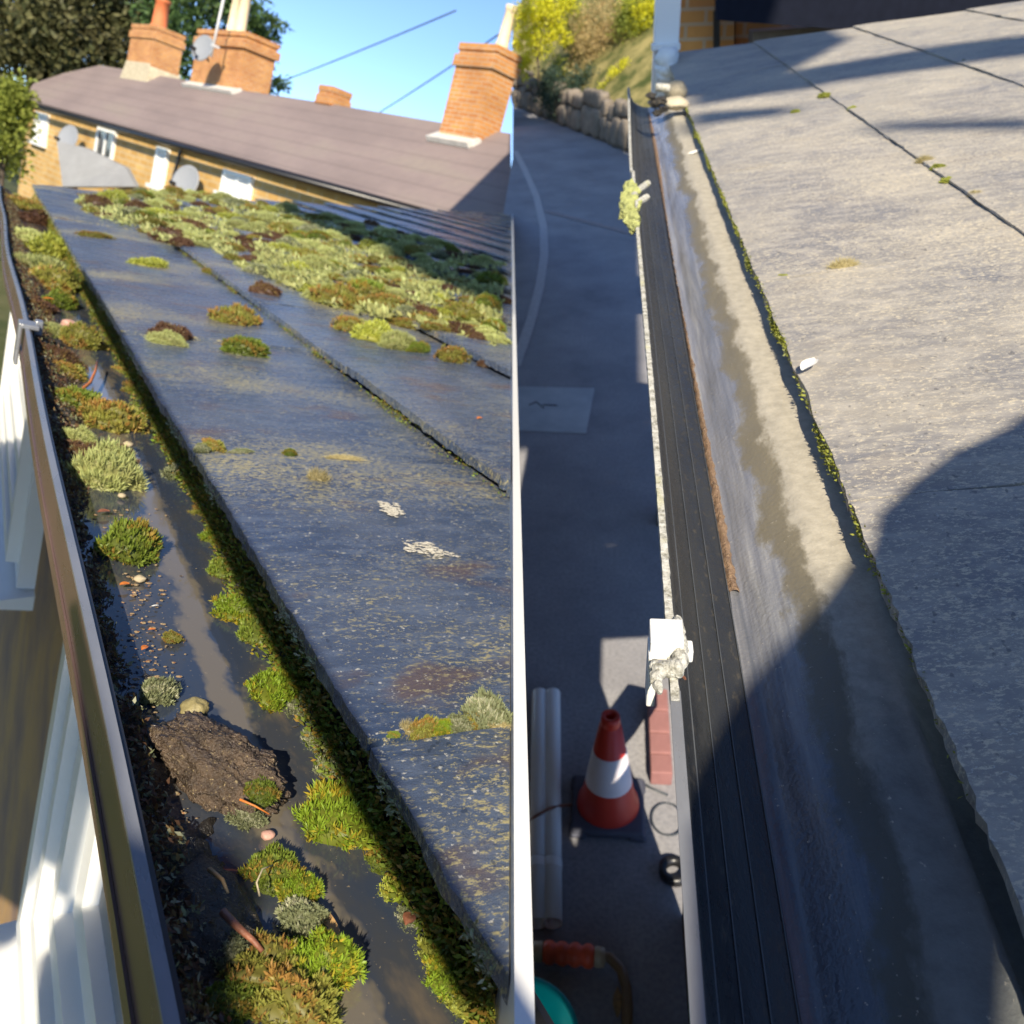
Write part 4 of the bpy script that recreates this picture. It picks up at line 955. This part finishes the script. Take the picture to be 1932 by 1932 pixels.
for x, y, w_, asp, kd, lb in (
    (232, 705, 26, 2.2, 'olive', 'narrow olive moss clump under the slab edge, farthest of the row'), (257, 742, 46, 1.5, 'olive', 'olive moss clump under the slab edge above the first joint'),
    (282, 788, 38, 1.6, 'green', 'small green moss clump under the slab edge near the first joint'), (314, 838, 40, 1.5, 'olive', 'olive and brown moss tuft hanging below the slab joint'),
    (342, 900, 54, 1.6, 'grey', 'silvery green moss clump on the waterline below the slab joint'), (382, 975, 46, .9, 'olive', 'golden olive moss tuft reaching into the water'),
    (402, 1022, 50, 1.2, 'star', 'yellow green moss tuft in the middle of the slab side row'), (424, 1085, 62, 1.3, 'green', 'green moss clump with grey tips above the biggest bright cushion'),
    (448, 1165, 82, 1.2, 'star', 'bright yellow green moss cushion left of the deep slab shadow'), (490, 1205, 80, 1.3, 'green', 'fresh green moss cushion touching the bright yellow one'),
    (520, 1310, 90, 1.6, 'star', 'bright star moss clump beside the water opposite the brown clod'), (560, 1350, 46, 1.4, 'grey', 'silvery moss between two bright star clumps'),
    (592, 1410, 46, 1.6, 'grey', 'thin silvery green moss strand under the slab corner'), (618, 1460, 54, 1.3, 'grey', 'silvery moss clump under the second slab joint'),
    (638, 1560, 136, 1.25, 'star', 'largest bright green star moss cushion in the gutter'), (708, 1640, 46, 1.5, 'green', 'small green moss tuft just below the largest cushion'),
    (738, 1690, 56, 1.2, 'lime', 'yellow green moss tuft in the lower part of the row'), (768, 1745, 50, 1.2, 'grey', 'pale moss tuft above a reddish leaf'),
    (815, 1810, 66, 1.3, 'lime', 'bright leafy moss clump near the bottom of the gutter'), (845, 1862, 84, 1.3, 'star', 'lowest leafy green moss clump under the slab edge'), (885, 1915, 80, 1.3, 'lime', 'yellow green moss clump cut by the bottom edge')):
    mossW(x, y, w_, asp, kd, lb, .8, GR, -.004)
GL_ = 'moss clumps on the outer side of the gutter'
for x, y, w_, asp, kd, lb, h in (
    (60, 395, 50, 3, 'olive', 'brownish olive moss at the far end of the gutter', .6), (85, 420, 60, 2.4, 'brown', 'dark brown moss patch near the far gutter end', .6), (60, 460, 50, 2, 'pale', 'pale green moss tongue on the outer side of the far gutter', .7),
    (100, 480, 62, 1.8, 'lime', 'bright lime green moss in the far part of the gutter', .9), (70, 510, 62, 1.6, 'pale', 'pale moss cushion below the lime green one', .7), (100, 540, 60, 1.6, 'olive', 'olive moss mound halfway down the far gutter', .9),
    (75, 585, 56, 1.4, 'brown', 'red brown moss mound above the pink stone', .7), (115, 575, 50, 1.4, 'green', 'green moss mound at the water edge above the pink stone', .8), (100, 630, 46, 1.4, 'pale', 'pale moss strand left of the pink stone', .6),
    (152, 650, 66, 1.0, 'olive', 'round olive moss cushion under the pink stone', .9), (108, 680, 70, 1.2, 'brown', 'dark brown moss heap beside the outer lip', .7), (130, 705, 60, 1.2, 'olive', 'brown flecked olive moss behind the orange twig', .6),
    (148, 768, 84, .9, 'green', 'dark green moss clump below the orange twig', .7), (212, 800, 92, 1.0, 'olive', 'big olive green moss cushion at the water edge', .9), (150, 838, 56, .9, 'pale', 'small pale cushion beside the big olive one', .8),
    (150, 858, 62, .9, 'brown', 'reddish moss lump left of the brown peaty patch', .7), (205, 862, 96, .8, 'brown', 'peaty brown moss slab above the pale cushion', .5),
    (202, 908, 104, .85, 'pale', 'dense pale green cushion moss, the brightest in the gutter', 1.0), (244, 1042, 98, 1.05, 'green', 'round green and rust moss ball standing in the water', 1.0),
    (300, 1312, 66, .8, 'grey', 'grey green moss tuft behind the brown clod', .8), (325, 1205, 34, 1, 'olive', 'tiny olive tuft among the grit', .6), (412, 1395, 30, 1, 'star', 'tiny green sprig on the top edge of the clod', .8),
    (490, 1500, 62, 1.0, 'green', 'green moss fringe on the lower right corner of the clod', .8), (465, 1545, 60, .8, 'grey', 'silvery moss below the lower right corner of the clod', .6),
    (515, 1650, 90, 1.0, 'green', 'lower green moss clump left of the water', .9), (560, 1690, 70, 1.1, 'star', 'fresh star moss on the edge of the lower water', .9), (570, 1740, 70, 1.2, 'grey', 'moss clump beside the curled brown leaf', .8),
    (500, 1840, 120, .8, 'olive', 'olive moss bank along the bottom edge', .8), (600, 1835, 120, .9, 'star', 'bright moss bank with orange leaf at the bottom', .9), (430, 1790, 70, 1.1, 'grey', 'faint grey moss on the dark silt at the bottom left', .6), (560, 1900, 150, .8, 'olive', 'brown olive moss cut by the bottom edge', .8), (430, 1900, 110, .8, 'green', 'dull green moss at the bottom left corner of the silt', .6)):
    mossW(x, y, w_, asp, kd, lb, h, GL_, .002)
RS = 'moss clumps lying on the wet slabs'
for x, y, w_, asp, kd, lb, h in (
    (320, 636, 68, .9, 'brown', 'brown topped moss clump lying alone on the wet slab', .75), (316, 648, 60, .5, 'pale', 'green underside fringe of the brown topped clump', .55), (442, 610, 76, .9, 'olive', 'yellow green moss ball on the wet slab, upper of two', .75),
    (462, 664, 82, .8, 'green', 'green moss clump on the wet slab, lower of two', .6), (402, 845, 46, .7, 'olive', 'flat moss tuft growing out of the long slab joint at its left end', .7), (547, 857, 24, 1, 'green', 'tiny moss tuft in the middle of the long slab joint', .8),
    (600, 908, 36, 1, 'straw', 'straw coloured dry moss tuft on the bare slab', 1.0), (280, 500, 62, .8, 'lime', 'flat lime green moss streak on the far slab', .35), (178, 446, 52, .8, 'olive', 'low olive moss streak on the far slab left', .3),
    (398, 516, 26, 1, 'olive', 'small olive tuft below the carpet', .7), (500, 553, 58, .8, 'brown', 'reddish moss tuft on the second course joint', .7), (542, 528, 34, .8, 'pale', 'small pale cushion just below the carpet', .7),
    (770, 1378, 30, 1, 'straw', 'dry straw tuft at the left of the lower slab joint', .9), (800, 1380, 66, .6, 'olive', 'olive moss growing along the lower slab joint', .9), (862, 1372, 50, .8, 'grey', 'small silvery moss in the lower slab joint', .8),
    (915, 1355, 84, .8, 'grey', 'big silvery leafy moss cushion in the lower slab joint', 1.0), (903, 880, 22, 1, 'lime', 'tiny bright tuft in the second course joint', .9), (742, 1388, 26, .6, 'green', 'thin green moss at the left of the lower slab joint', .6), (832, 1378, 50, .5, 'star', 'green moss in the middle of the lower slab joint', .8), (885, 1366, 46, .6, 'olive', 'olive moss beside the big silvery cushion', .8), (940, 1372, 40, .6, 'straw', 'dry straw edge below the big silvery cushion', .5), (455, 853, 40, .25, 'grey', 'thin grey moss line in the long slab joint', .3), (650, 866, 60, .15, 'straw', 'thin straw lichen line in the long slab joint', .2), (380, 850, 26, .8, 'grey', 'grey tuft at the slab corner over the gutter', .8)):
    mossR(x, y, w_, asp, kd, lb, h, RS)
# carpet on the upper slabs
def inside(x, y, P):
    c = False; n = len(P)
    for i in range(n):
        (x0, y0), (x1, y1) = P[i], P[i - 1]
        if (y0 > y) != (y1 > y) and x < (x1 - x0) * (y - y0) / (y1 - y0) + x0: c = not c
    return c
carpet = [(150, 372), (230, 362), (400, 368), (560, 402), (660, 420), (800, 452), (952, 500), (952, 660), (900, 640), (830, 620), (760, 615), (690, 590), (620, 575), (560, 545), (470, 512), (400, 470), (330, 462), (260, 430), (170, 408)]
kinds = ['pale'] * 8 + ['olive'] * 6 + ['brown'] * 5 + ['green'] * 2 + ['lime'] * 2 + ['grey'] * 2
desc = {'pale': 'pale green moss cushion in the thick carpet over the upper slabs', 'olive': 'olive moss cushion in the thick carpet over the upper slabs', 'brown': 'brown moss cushion in the thick carpet over the upper slabs',
        'green': 'deep green moss cushion in the thick carpet over the upper slabs', 'lime': 'lime green moss cushion in the thick carpet over the upper slabs', 'grey': 'silvery moss cushion in the thick carpet over the upper slabs'}
placed = []; tries = 0
while len(placed) < 285 and tries < 20000:
    tries += 1; x, y = mr.uniform(140, 955), mr.uniform(360, 665)
    if not inside(x, y, carpet): continue
    w_ = mr.uniform(24, 54) * (.75 + .5 * (y - 360) / 300); 
    if any((x - a) ** 2 + (1.7 * (y - b)) ** 2 < ((w_ + c) * .27) ** 2 for a, b, c in placed): continue
    p = roofA(x, y)
    if camx('A', p) > -.04: continue
    placed.append((x, y, w_)); kd = mr.choice(kinds); mossR(x, y, w_, mr.uniform(.8, 1.5), kd, desc[kd], mr.uniform(.32, .75), 'moss cushions in the roof carpet')
for x, y, w_, asp, kd, lb, h in ((185, 392, 52, .9, 'brown', 'rust red moss cushion at the left end of the carpet', .8), (215, 385, 50, .9, 'lime', 'lime moss cushion beside the rust red one', .8), (325, 455, 66, 1.1, 'brown', 'overturned dark brown moss slab below the carpet', .7),
    (635, 575, 84, .9, 'olive', 'olive moss clump over the second course joint', .8), (690, 568, 80, .9, 'green', 'green clump below the carpet on the third course', .9), (705, 640, 76, .9, 'lime', 'bright moss clump on the third course, left', .8), (748, 654, 66, .8, 'pale', 'pale moss clump on the third course, right', .7),
    (660, 622, 60, .9, 'olive', 'moss clump lying just above the bright pair', .8), (852, 678, 62, .8, 'olive', 'moss clump on the third course near the verge', .8), (915, 690, 30, .9, 'brown', 'dark moss lump by the white verge', .7), (790, 662, 60, .3, 'green', 'thin moss line in a slab joint', .5),
    (800, 600, 60, .9, 'brown', 'brown moss clump at the carpet edge', .8), (870, 605, 70, .9, 'olive', 'reddish olive clump at the carpet edge', .8), (920, 580, 50, .9, 'green', 'green clump on the shadow line by the verge', .9)):
    mossR(x, y, w_, asp, kd, lb, h, 'moss clumps below the roof carpet')
# moss band hanging under the slab edge (uncountable)
def band(f, key, n, fn_, leaf, mat, label, seed, name):
    rs = np.random.RandomState(seed); P = np.array([fn_(rs) for _ in range(n)]); sg = 1 if f == 'B' else -1
    P = P[(P @ CX[f]) * sg > .008]; n = len(P); N = np.tile([-.75, -.1, .5], (n, 1)); org = P.mean(0)
    V, Fq = leaves(rs, P - org, N, leaf, .6, .4); t = np.repeat(rs.uniform(.2, 1, n), 4); h = np.repeat(rs.uniform(0, 1, n), 4)
    me = np_mesh(name, V, Fq, np.stack([t, h, t, np.ones_like(t)], 1), mat); o = bpy.data.objects.new(name, me); COL.objects.link(o); o.matrix_world = FR[f][1] @ Matrix.Translation(org)
    return tag(o, label, 'moss', kind='stuff')
def under(rs):
    k = .2 + 4.9 * rs.uniform() ** 2; t = rs.uniform(); w_ = .5 + .5 * math.sin(k * 14) * math.sin(k * 5.3)
    return (.272 - .018 * (1 - t) * (.4 + w_) + rs.normal(0, .002), k, -.382 + .052 * t)
band('A', 'under', 26000, under, .0055, MOSS['green'], 'dark moss growing in the gap under the slab edge of the mossy gutter', 3, 'hanging_moss')
def mat_(rs):
    k = .2 + 3.6 * rs.uniform() ** 1.5; t = rs.uniform(); w_ = .004 + .045 * max(0, fnoise((k * 6.5, 2, 8), 1)) + .012 * fnoise((k * 30, 4, 8), 1)
    return (.272 - max(.006, w_) * t, k, -.379 + .012 * (1 - t) * (.4 + rs.uniform()) + .003 * rs.normal())
band('A', 'mat', 9000, mat_, .0062, MOSS['star'], 'matted low moss along the waterline between the bigger clumps', 13, 'moss_mat')
def litter(rs):
    k = .25 + 4.7 * rs.uniform() ** 1.15; lim = .055 if k > 1.25 else .03
    a = rs.uniform() * (lim + .02 * fnoise((k * 5, 1, 5), 1)) ; r_ = .110 + a
    q = silt((r_ - .1088) / .085, (k - .05) / (GL - .05)); return (r_, k, q[2] + .002 + .004 * rs.uniform())
band('A', 'litter', 15000, litter, .0062, MOSS['brown'], 'brown rotting leaf litter and moss shreds on the silt of the mossy gutter', 14, 'leaf_litter')
band('A', 'litter2', 7000, litter, .0055, MOSS['grey'], 'grey green moss shreds on the silt of the mossy gutter', 15, 'moss_shreds')
def low(rs):
    while True:
        x, y = rs.uniform(140, 953), rs.uniform(360, 665)
        if inside(x, y, carpet) and fnoise((x * .018, y * .03, 2), 1) > -.12: break
    p = roofA(x, y, -.014 + .012 * rs.uniform()); return tuple(p) if camx('A', p) < -.03 else tuple(roofA(900, 560, -.02))
band('A', 'low', 16000, low, .022, MOSS['pale'], 'low moss growth filling the gaps of the roof carpet', 6, 'low_moss')
def seam(rs):
    while True:
        k = .8 + 4 * rs.uniform() ** 1.4; n_ = fnoise((k * 5, 7, 2), 1)
        if rs.uniform() < .12 + 2.5 * max(0, n_): break
    p = onA(EX - .004 + rs.normal(0, .003), k, -.026 + .013 * rs.uniform()); return tuple(p)
band('A', 'seam', 2400, seam, .0045, MOSS['green'], 'moss filling the long joint between the first and second course of slabs', 16, 'joint_moss')
def edge_a(rs):
    k = .25 + 4.8 * rs.uniform() ** 1.5; k = k + .02 * rs.normal()
    return (.2505 + rs.normal(0, .002), k + .0, -.318 - .012 * rs.uniform()) if fnoise((k * 9, 3, 1), 1) > .12 else (.262, k, -.332)
band('A', 'edge', 5000, edge_a, .0045, MOSS['grey'], 'little leafy moss sprigs along the front edge of the mossy slabs', 4, 'edge_moss')
def edge_b(rs):
    while True:
        k = .36 + 2.55 * rs.uniform() ** .75
        if rs.uniform() < .15 + 2.2 * max(0, fnoise((k * 6, 6, 3), 1)) and (k > .62 or rs.uniform() < .25): break
    t = rs.uniform(); lim = .3 + 1.2 * max(0, fnoise((k * 7, 6, 1), 1))
    return (.2050 - .004 * t * lim + rs.normal(0, .001), k, -.404 - .016 * t * min(1, lim))
band('B', 'edgeb', 7500, edge_b, .0044, MOSS['lime'], 'bright green moss line along the edge of the pale cleaned slabs', 5, 'edge_moss')
GB = 'moss tufts on the pale slabs'
for x, y, w_, asp, kd, lb in ((1555, 182, 18, 1.2, 'lime', 'bright moss tuft in the upper course joint of the pale roof'), (1608, 206, 14, 1.2, 'lime', 'second small tuft along the upper course joint'), (1500, 212, 14, 1, 'lime', 'lone green tuft on the far pale slab'), (1770, 318, 22, .8, 'lime', 'yellow green tuft midway along the course joint'),
    (1785, 342, 18, 1.2, 'lime', 'lower tuft along the course joint of the pale roof'), (1840, 368, 18, 1, 'straw', 'straw tuft in the course joint near the right edge'), (1478, 525, 22, .6, 'lime', 'green tuft at the slab edge by the cross joint'), (1590, 508, 46, .35, 'straw', 'whitish straw moss lying in the cross joint'), (1745, 305, 24, .6, 'straw', 'pale crust on the course joint'), (1818, 116, 8, 1, 'green', 'dark tuft at the end of the topmost crack')):
    mossR(x, y, w_, asp, kd, lb, .6, GB, 'B')

# ================================================================ SMALL THINGS
# clod
cp = onW(412, 1448, .010); cs = pxm(cp)
cl = root('earth_clod', 'A', tuple(cp), 'big wet brown clod of earth lying in the mossy gutter', 'clod')
dx, dy = nz(onW(520, 1520, .0) - onW(290, 1350, .0)), None
dxv = onW(510, 1520) - onW(300, 1370); half = np.linalg.norm(dxv) / 2; dxv = nz(dxv); dyv = np.cross(UP, dxv)
g = G(); nu, nv = 120, 60; vs = []; fs = []
for j in range(nv + 1):
    for i in range(nu):
        t_ = math.pi * j / nv; p_ = 2 * math.pi * i / nu
        ex = lambda v, e: math.copysign(abs(v) ** e, v)
        d = np.array([ex(math.sin(t_), .7) * ex(math.cos(p_), .7), ex(math.sin(t_), .7) * ex(math.sin(p_), .7), math.cos(t_)])
        rr_ = 1 + .22 * fnoise(d * 1.6 + 5, 1) + .10 * fnoise(d * 7, 1) + .07 * fnoise(d * 22, 1) + .03 * fnoise(d * 60, 1)
        q = d * rr_; vs.append(cp + dxv * q[0] * half * .86 + dyv * q[1] * half * .46 + UP * q[2] * half * .38)
for j in range(nv):
    for i in range(nu): k = (i + 1) % nu; fs.append((j * nu + i, (j + 1) * nu + i, (j + 1) * nu + k, j * nu + k))
g.add(vs, fs); make('earth', g, M['clod'], 'A', cl, smooth=True)
# lower peaty heap
cp2 = onW(380, 1720, .0)
g = G(); lump(g, cp2, .034, 55, (70, 40), .35, (.75, 1.1, .42), 26); tag(make('earth_clod', g, M['soil'], 'A', smooth=True), 'dark peaty heap in the shaded bottom left of the gutter', 'clod')
g = G(); lump(g, onW(368, 1336, .004), .0105, 61, (24, 16), .3, (1, .8, .7)); tag(make('pebble', g, plain('yellow_brown_stone', (.26, .22, .10), .5, var=.3, scale=150, bump=.4), 'A', smooth=True), 'mossy yellow brown stone behind the brown clod', 'stone')
for x, y, r, mt, lb in ((131, 612, .0135, 'pink_stone', 'smooth pink stone on the moss in the far gutter'), (182, 762, .006, 'cream_stone', 'small cream pebble at the water edge left'), (242, 838, .0055, 'cream_stone', 'cream pebble on the big olive cushion'), (258, 915, .004, 'cream_stone', 'cream grit under the pale cushion'), (230, 935, .004, 'cream_stone', 'yellowish pebble below the pale cushion'), (264, 1092, .005, 'cream_stone', 'grey white pebble below the moss ball'), (528, 1497, .0034, 'pink_stone', 'orange pebble at the right of the brown clod'), (505, 1575, .004, 'pink_stone', 'small reddish pebble in the shade below the clod')):
    g = G(); lump(g, onW(x, y, .012 if y < 900 else .004), r, int(x), (18, 12), .2, (1.1, .9, .7)); tag(make('pebble', g, M[mt], 'A', smooth=True), lb, 'pebble', 'pebbles in the mossy gutter')
# grit
rs_ = random.Random(9); g = G()
for i in range(420):
    x = rs_.gauss(262, 32); y = rs_.uniform(960, 1300) if i < 300 else rs_.uniform(1300, 1650); x += (y - 1100) * .12
    lump(g, onW(x, y, .0025), .0004 + .0016 * rs_.random() ** 2.5, i, (6, 4), .5, (rs_.uniform(.8, 1.8), .9, .5))
gm = Mat('mixed_grit', .5, .5); oi = gm.noise(420, 1, .5); gm.color(gm.ramp(oi, (.3, (.05, .04, .03)), (.45, (.30, .20, .10)), (.55, (.30, .25, .15)), (.65, (.30, .12, .04)), (.75, (.08, .07, .05))))
tag(make('grit', g, gm.m, 'A'), 'scatter of grit and seeds on the silt beside the water', 'grit', kind='stuff')
# petals and leaves
def leaf_obj(f, p, L, W, ang, mat, label, nrm=UP, curl=.3, name='fallen_leaf'):
    g = G(); a_ = np.array([math.cos(ang), math.sin(ang), 0]); b_ = np.array([-math.sin(ang), math.cos(ang), 0])
    a_ = a_ - nrm * np.dot(a_, nrm); b_ = b_ - nrm * np.dot(b_, nrm)
    g.grid(lambda u, v: np.array(p) + a_ * L * (u - .5) + b_ * W * (v - .5) * math.sin(math.pi * (.06 + .88 * u)) ** .8 + nrm * (curl * W * ((v - .5) ** 2 * 2 + .5 * math.sin(u * 3)) + .001), 10, 5)
    return tag(make(name, g, M[mat], f, smooth=True), label, 'leaf')
for x, y, L, W, a_, mt, lb in ((905, 791, .012, .008, .3, 'orange_leaf', 'tiny orange leaf on the lichened slab near the verge'), (92, 566, .022, .012, .2, 'orange_leaf', 'orange leaf caught in the far gutter moss'), (55, 442, .05, .03, .5, 'orange_leaf', 'bright orange leaf on the outer side of the far gutter')):
    leaf_obj('A', surfA(x, y, .003) if x > 500 else onW(x, y, .02), L, W, a_, mt, lb, NA if x > 500 else UP)
for x, y, L, W, a_, mt, lb in ((608, 1735, .03, .008, 1.9, 'tan_leaf', 'curled brown leaf standing by the lower water'), (545, 1640, .012, .006, .4, 'orange_leaf', 'orange leaf scrap at the top of the lower moss'), (235, 1105, .009, .006, .3, 'orange_leaf', 'orange flake below the moss ball'), (272, 1225, .008, .005, .9, 'orange_leaf', 'orange flake on the grit'), (286, 1190, .006, .003, .2, 'orange_leaf', 'small orange seed floating on the dark water'), (695, 1508, .007, .006, .1, 'orange_leaf', 'round orange flake floating beside the largest cushion'), (196, 968, .014, .008, .4, 'brown_twig', 'flat rusty scrap in the shallow water'), (770, 1738, .010, .008, .8, 'brown_twig', 'reddish leaf beside the lower moss tufts'), (292, 1145, .007, .002, .4, 'white_chip', 'white feather scrap on the dark water'), (660, 1815, .014, .01, .6, 'orange_leaf', 'orange leaf tip on the bottom moss bank')):
    leaf_obj('A', onW(x, y, .004 if x < 620 and y > 900 else .002), L, W, a_, mt, lb)
def twig(pts, r, mat, label, up=.01, f='A'):
    P = [onW(x, y, up + dz) for x, y, dz in pts]; g = G(); g.tube(P, [r * (1 - .5 * i / (len(P) - 1)) for i in range(len(P))], 7)
    return tag(make('twig', g, M[mat], f, smooth=True), label, 'twig')
twig([(122, 742, .008), (150, 738, .008), (170, 722, .01), (180, 700, .012), (184, 680, .014)], .0032, 'orange_leaf', 'bent orange twig lying across the moss over the water')
twig([(420, 1720, .01), (450, 1750, .01), (478, 1775, .008), (495, 1795, .006)], .0024, 'brown_twig', 'red brown twig on the dark silt near the bottom')
twig([(452, 1508, .016), (480, 1520, .014), (508, 1536, .01)], .0008, 'orange_leaf', 'thin orange stalk sticking out of the clod')
twig([(490, 1690, .012), (484, 1665, .02), (495, 1640, .024), (515, 1632, .02)], .0006, 'cream_stone', 'thin pale curved stem looping over the lower moss')
twig([(395, 1640, .008), (420, 1660, .01), (430, 1685, .008)], .0016, 'tan_leaf', 'short brown twig above the peaty heap')
# lichen rosettes on the slab
def lichen(x, y, w_, h_, label, seed, f='A', mat='lichen'):
    rs = random.Random(seed); g = G()
    for i in range(170):
        a_ = rs.uniform(0, 6.28); q = rs.uniform(0, 1) ** .6 * (1 + .25 * math.sin(a_ * 5 + seed)); X, Y = x + w_ / 2 * q * math.cos(a_), y + h_ / 2 * q * math.sin(a_) + .25 * (w_ / 2 * q * math.cos(a_))
        p = surfA(X, Y, .0042); 
        lump(g, p, rs.uniform(.0005, .0021), i + seed, (6, 4), .7, (1.6, .8, .3))
    tag(make('lichen_patch', g, M[mat], f), label, 'lichen', 'white lichen patches on the bare slab')
lichen(738, 960, 44, 24, 'small white lichen patch on the bare slab, upper of two', 1)
lichen(805, 1036, 96, 26, 'larger white lichen patch on the bare slab, lower of two', 2)
# scraps on the pale roof
for x, y, L, W, a_, lb in ((1527, 690, .03, .016, .9, 'white flake stuck on the edge of the pale slabs'), (1312, 290, .07, .022, .8, 'white curled flake across the far gutter bed'), (1420, 20, .1, .05, .3, 'x')):
    if lb != 'x':
        o = leaf_obj('B', roofB(x, y, .004) if x > 1400 else hit('B', x, y, np.array([0, 0, -.43]), UP), L, W, a_, 'white_chip', lb, NB, .2, 'white_flake'); o['category'] = 'flake'
g = G(); lump(g, hit('B', 1465, 882, np.array([0, 0, -.455]), UP), .009, 12, (20, 12), .6, (1, 1.3, .4)); tag(make('grit_lump', g, M['cream_stone'], 'B'), 'small crumbly pale lump on the washed gutter bed', 'lump')

# ================================================================ unseen things added behind the viewpoint, shaped to throw the shade
def shade(f, pts, t, name, label, cat, mat):
    s = S if f == 'A' else SB; g = G(); P = [np.array(p) + s * t for p in pts]; g.prism(P, s * .03); return tag(make(name, g, mat, f), label, cat)
board = plain('weathered_timber', (.16, .12, .09), .8)
shade('A', [roofA(x, y) for x, y in ((470, 345), (487, 374), (607, 433), (707, 469), (785, 514), (890, 561), (966, 600), (968, 500), (966, 385))], 10.5, 'roof_shade_caster', 'added unseen wall panel shading the upper mossy roof', 'wall', M['brick'])  # added out of view; outline follows the shade on the upper slabs
shade('A', [onW(x, y) for x, y in ((150, 1150), (205, 1160), (245, 1290), (285, 1400), (320, 1545), (440, 1600), (500, 1690), (455, 1780), (500, 2000), (150, 2000))], 1.4, 'gutter_shade_caster', 'added unseen board shading the outer side of the mossy gutter', 'board', board)  # added out of view to shade the silt side of the gutter
pB = [roofB(1990, 740), roofB(1900, 805), roofB(1800, 850), roofB(1720, 910), roofB(1660, 968), roofB(1645, 1040), hit('B', 1560, 1195, np.array([0, 0, -.43]), UP), hit('B', 1490, 1270, np.array([0, 0, -.46]), UP), hit('B', 1415, 1345, np.array([0, 0, -.46]), UP), hit('B', 1290, 1560, np.array([0, 0, -.41]), UP), hit('B', 1290, 2500, np.array([0, 0, -.41]), UP), roofB(2000, 2500)]
shade('B', pB, 1.5, 'slab_shade_caster', 'added unseen sheet throwing the rounded shade on the pale slabs', 'shade_sheet', board)  # added out of view; stands in for the viewer's own shadow
for i, (q, t) in enumerate(((((1300, 160), (1300, 200), (1480, 170), (1700, 135), (1990, 95), (1990, 55), (1700, 95), (1480, 135)), 11.0), (((1290, 215), (1300, 240), (1500, 210), (1500, 195)), 11.6), (((1640, 230), (1990, 215), (1990, 240), (1640, 245)), 11.6))):
    shade('B', [roofB(*a) for a in q], t, 'tree_branch', ('thick', 'thin', 'short')[i] + ' branch overhead behind the viewpoint', 'branch', M['bark'])
shade('B', [onG(*a) for a in ((963, 200), (1000, 222), (1100, 246), (1204, 300), (1206, 420), (1208, 600), (1212, 760), (1120, 845), (963, 850))], 12, 'road_shade_caster', 'added unseen panel behind the viewpoint shading the road', 'wall', M['brick'])  # added out of view to keep the far road in shade
shade('A', [(.261, .30, -.375), (.261, 1.2, -.375), (.264, 2.6, -.375), (.31, 2.6, -.375), (.31, .30, -.375)], 1.1, 'edge_shade_strip', 'added unseen strip shading the gap under the slab edge', 'edge_shade_strip', board)  # added out of view to darken the gap below the slabs
shade('A', [hit('A', x, y, np.array([.24, 0, 0]), np.array([1., 0, 0])) for x, y in ((95, 1800), (120, 1700), (150, 1720), (175, 1600), (200, 1640), (225, 1500), (320, 2000), (100, 2000))], 2.0, 'window_shade_caster', 'added unseen board shading the near window frame', 'shade_slat', board)  # added out of view to shade one side of the window
shade('A', [hit('A', x, y, np.array([.27, 0, 0]), np.array([1., 0, 0])) for x, y in ((20, 860), (110, 800), (160, 1100), (235, 1500), (215, 1560), (190, 1500), (150, 1700), (130, 1600), (75, 1760), (-20, 1690), (-60, 1000))], 3.0, 'wall_shade_panel', 'added unseen board shading the wall below the gutter', 'wall_shade_panel', board)  # added out of view; jagged outline gives streaky shade on the wall
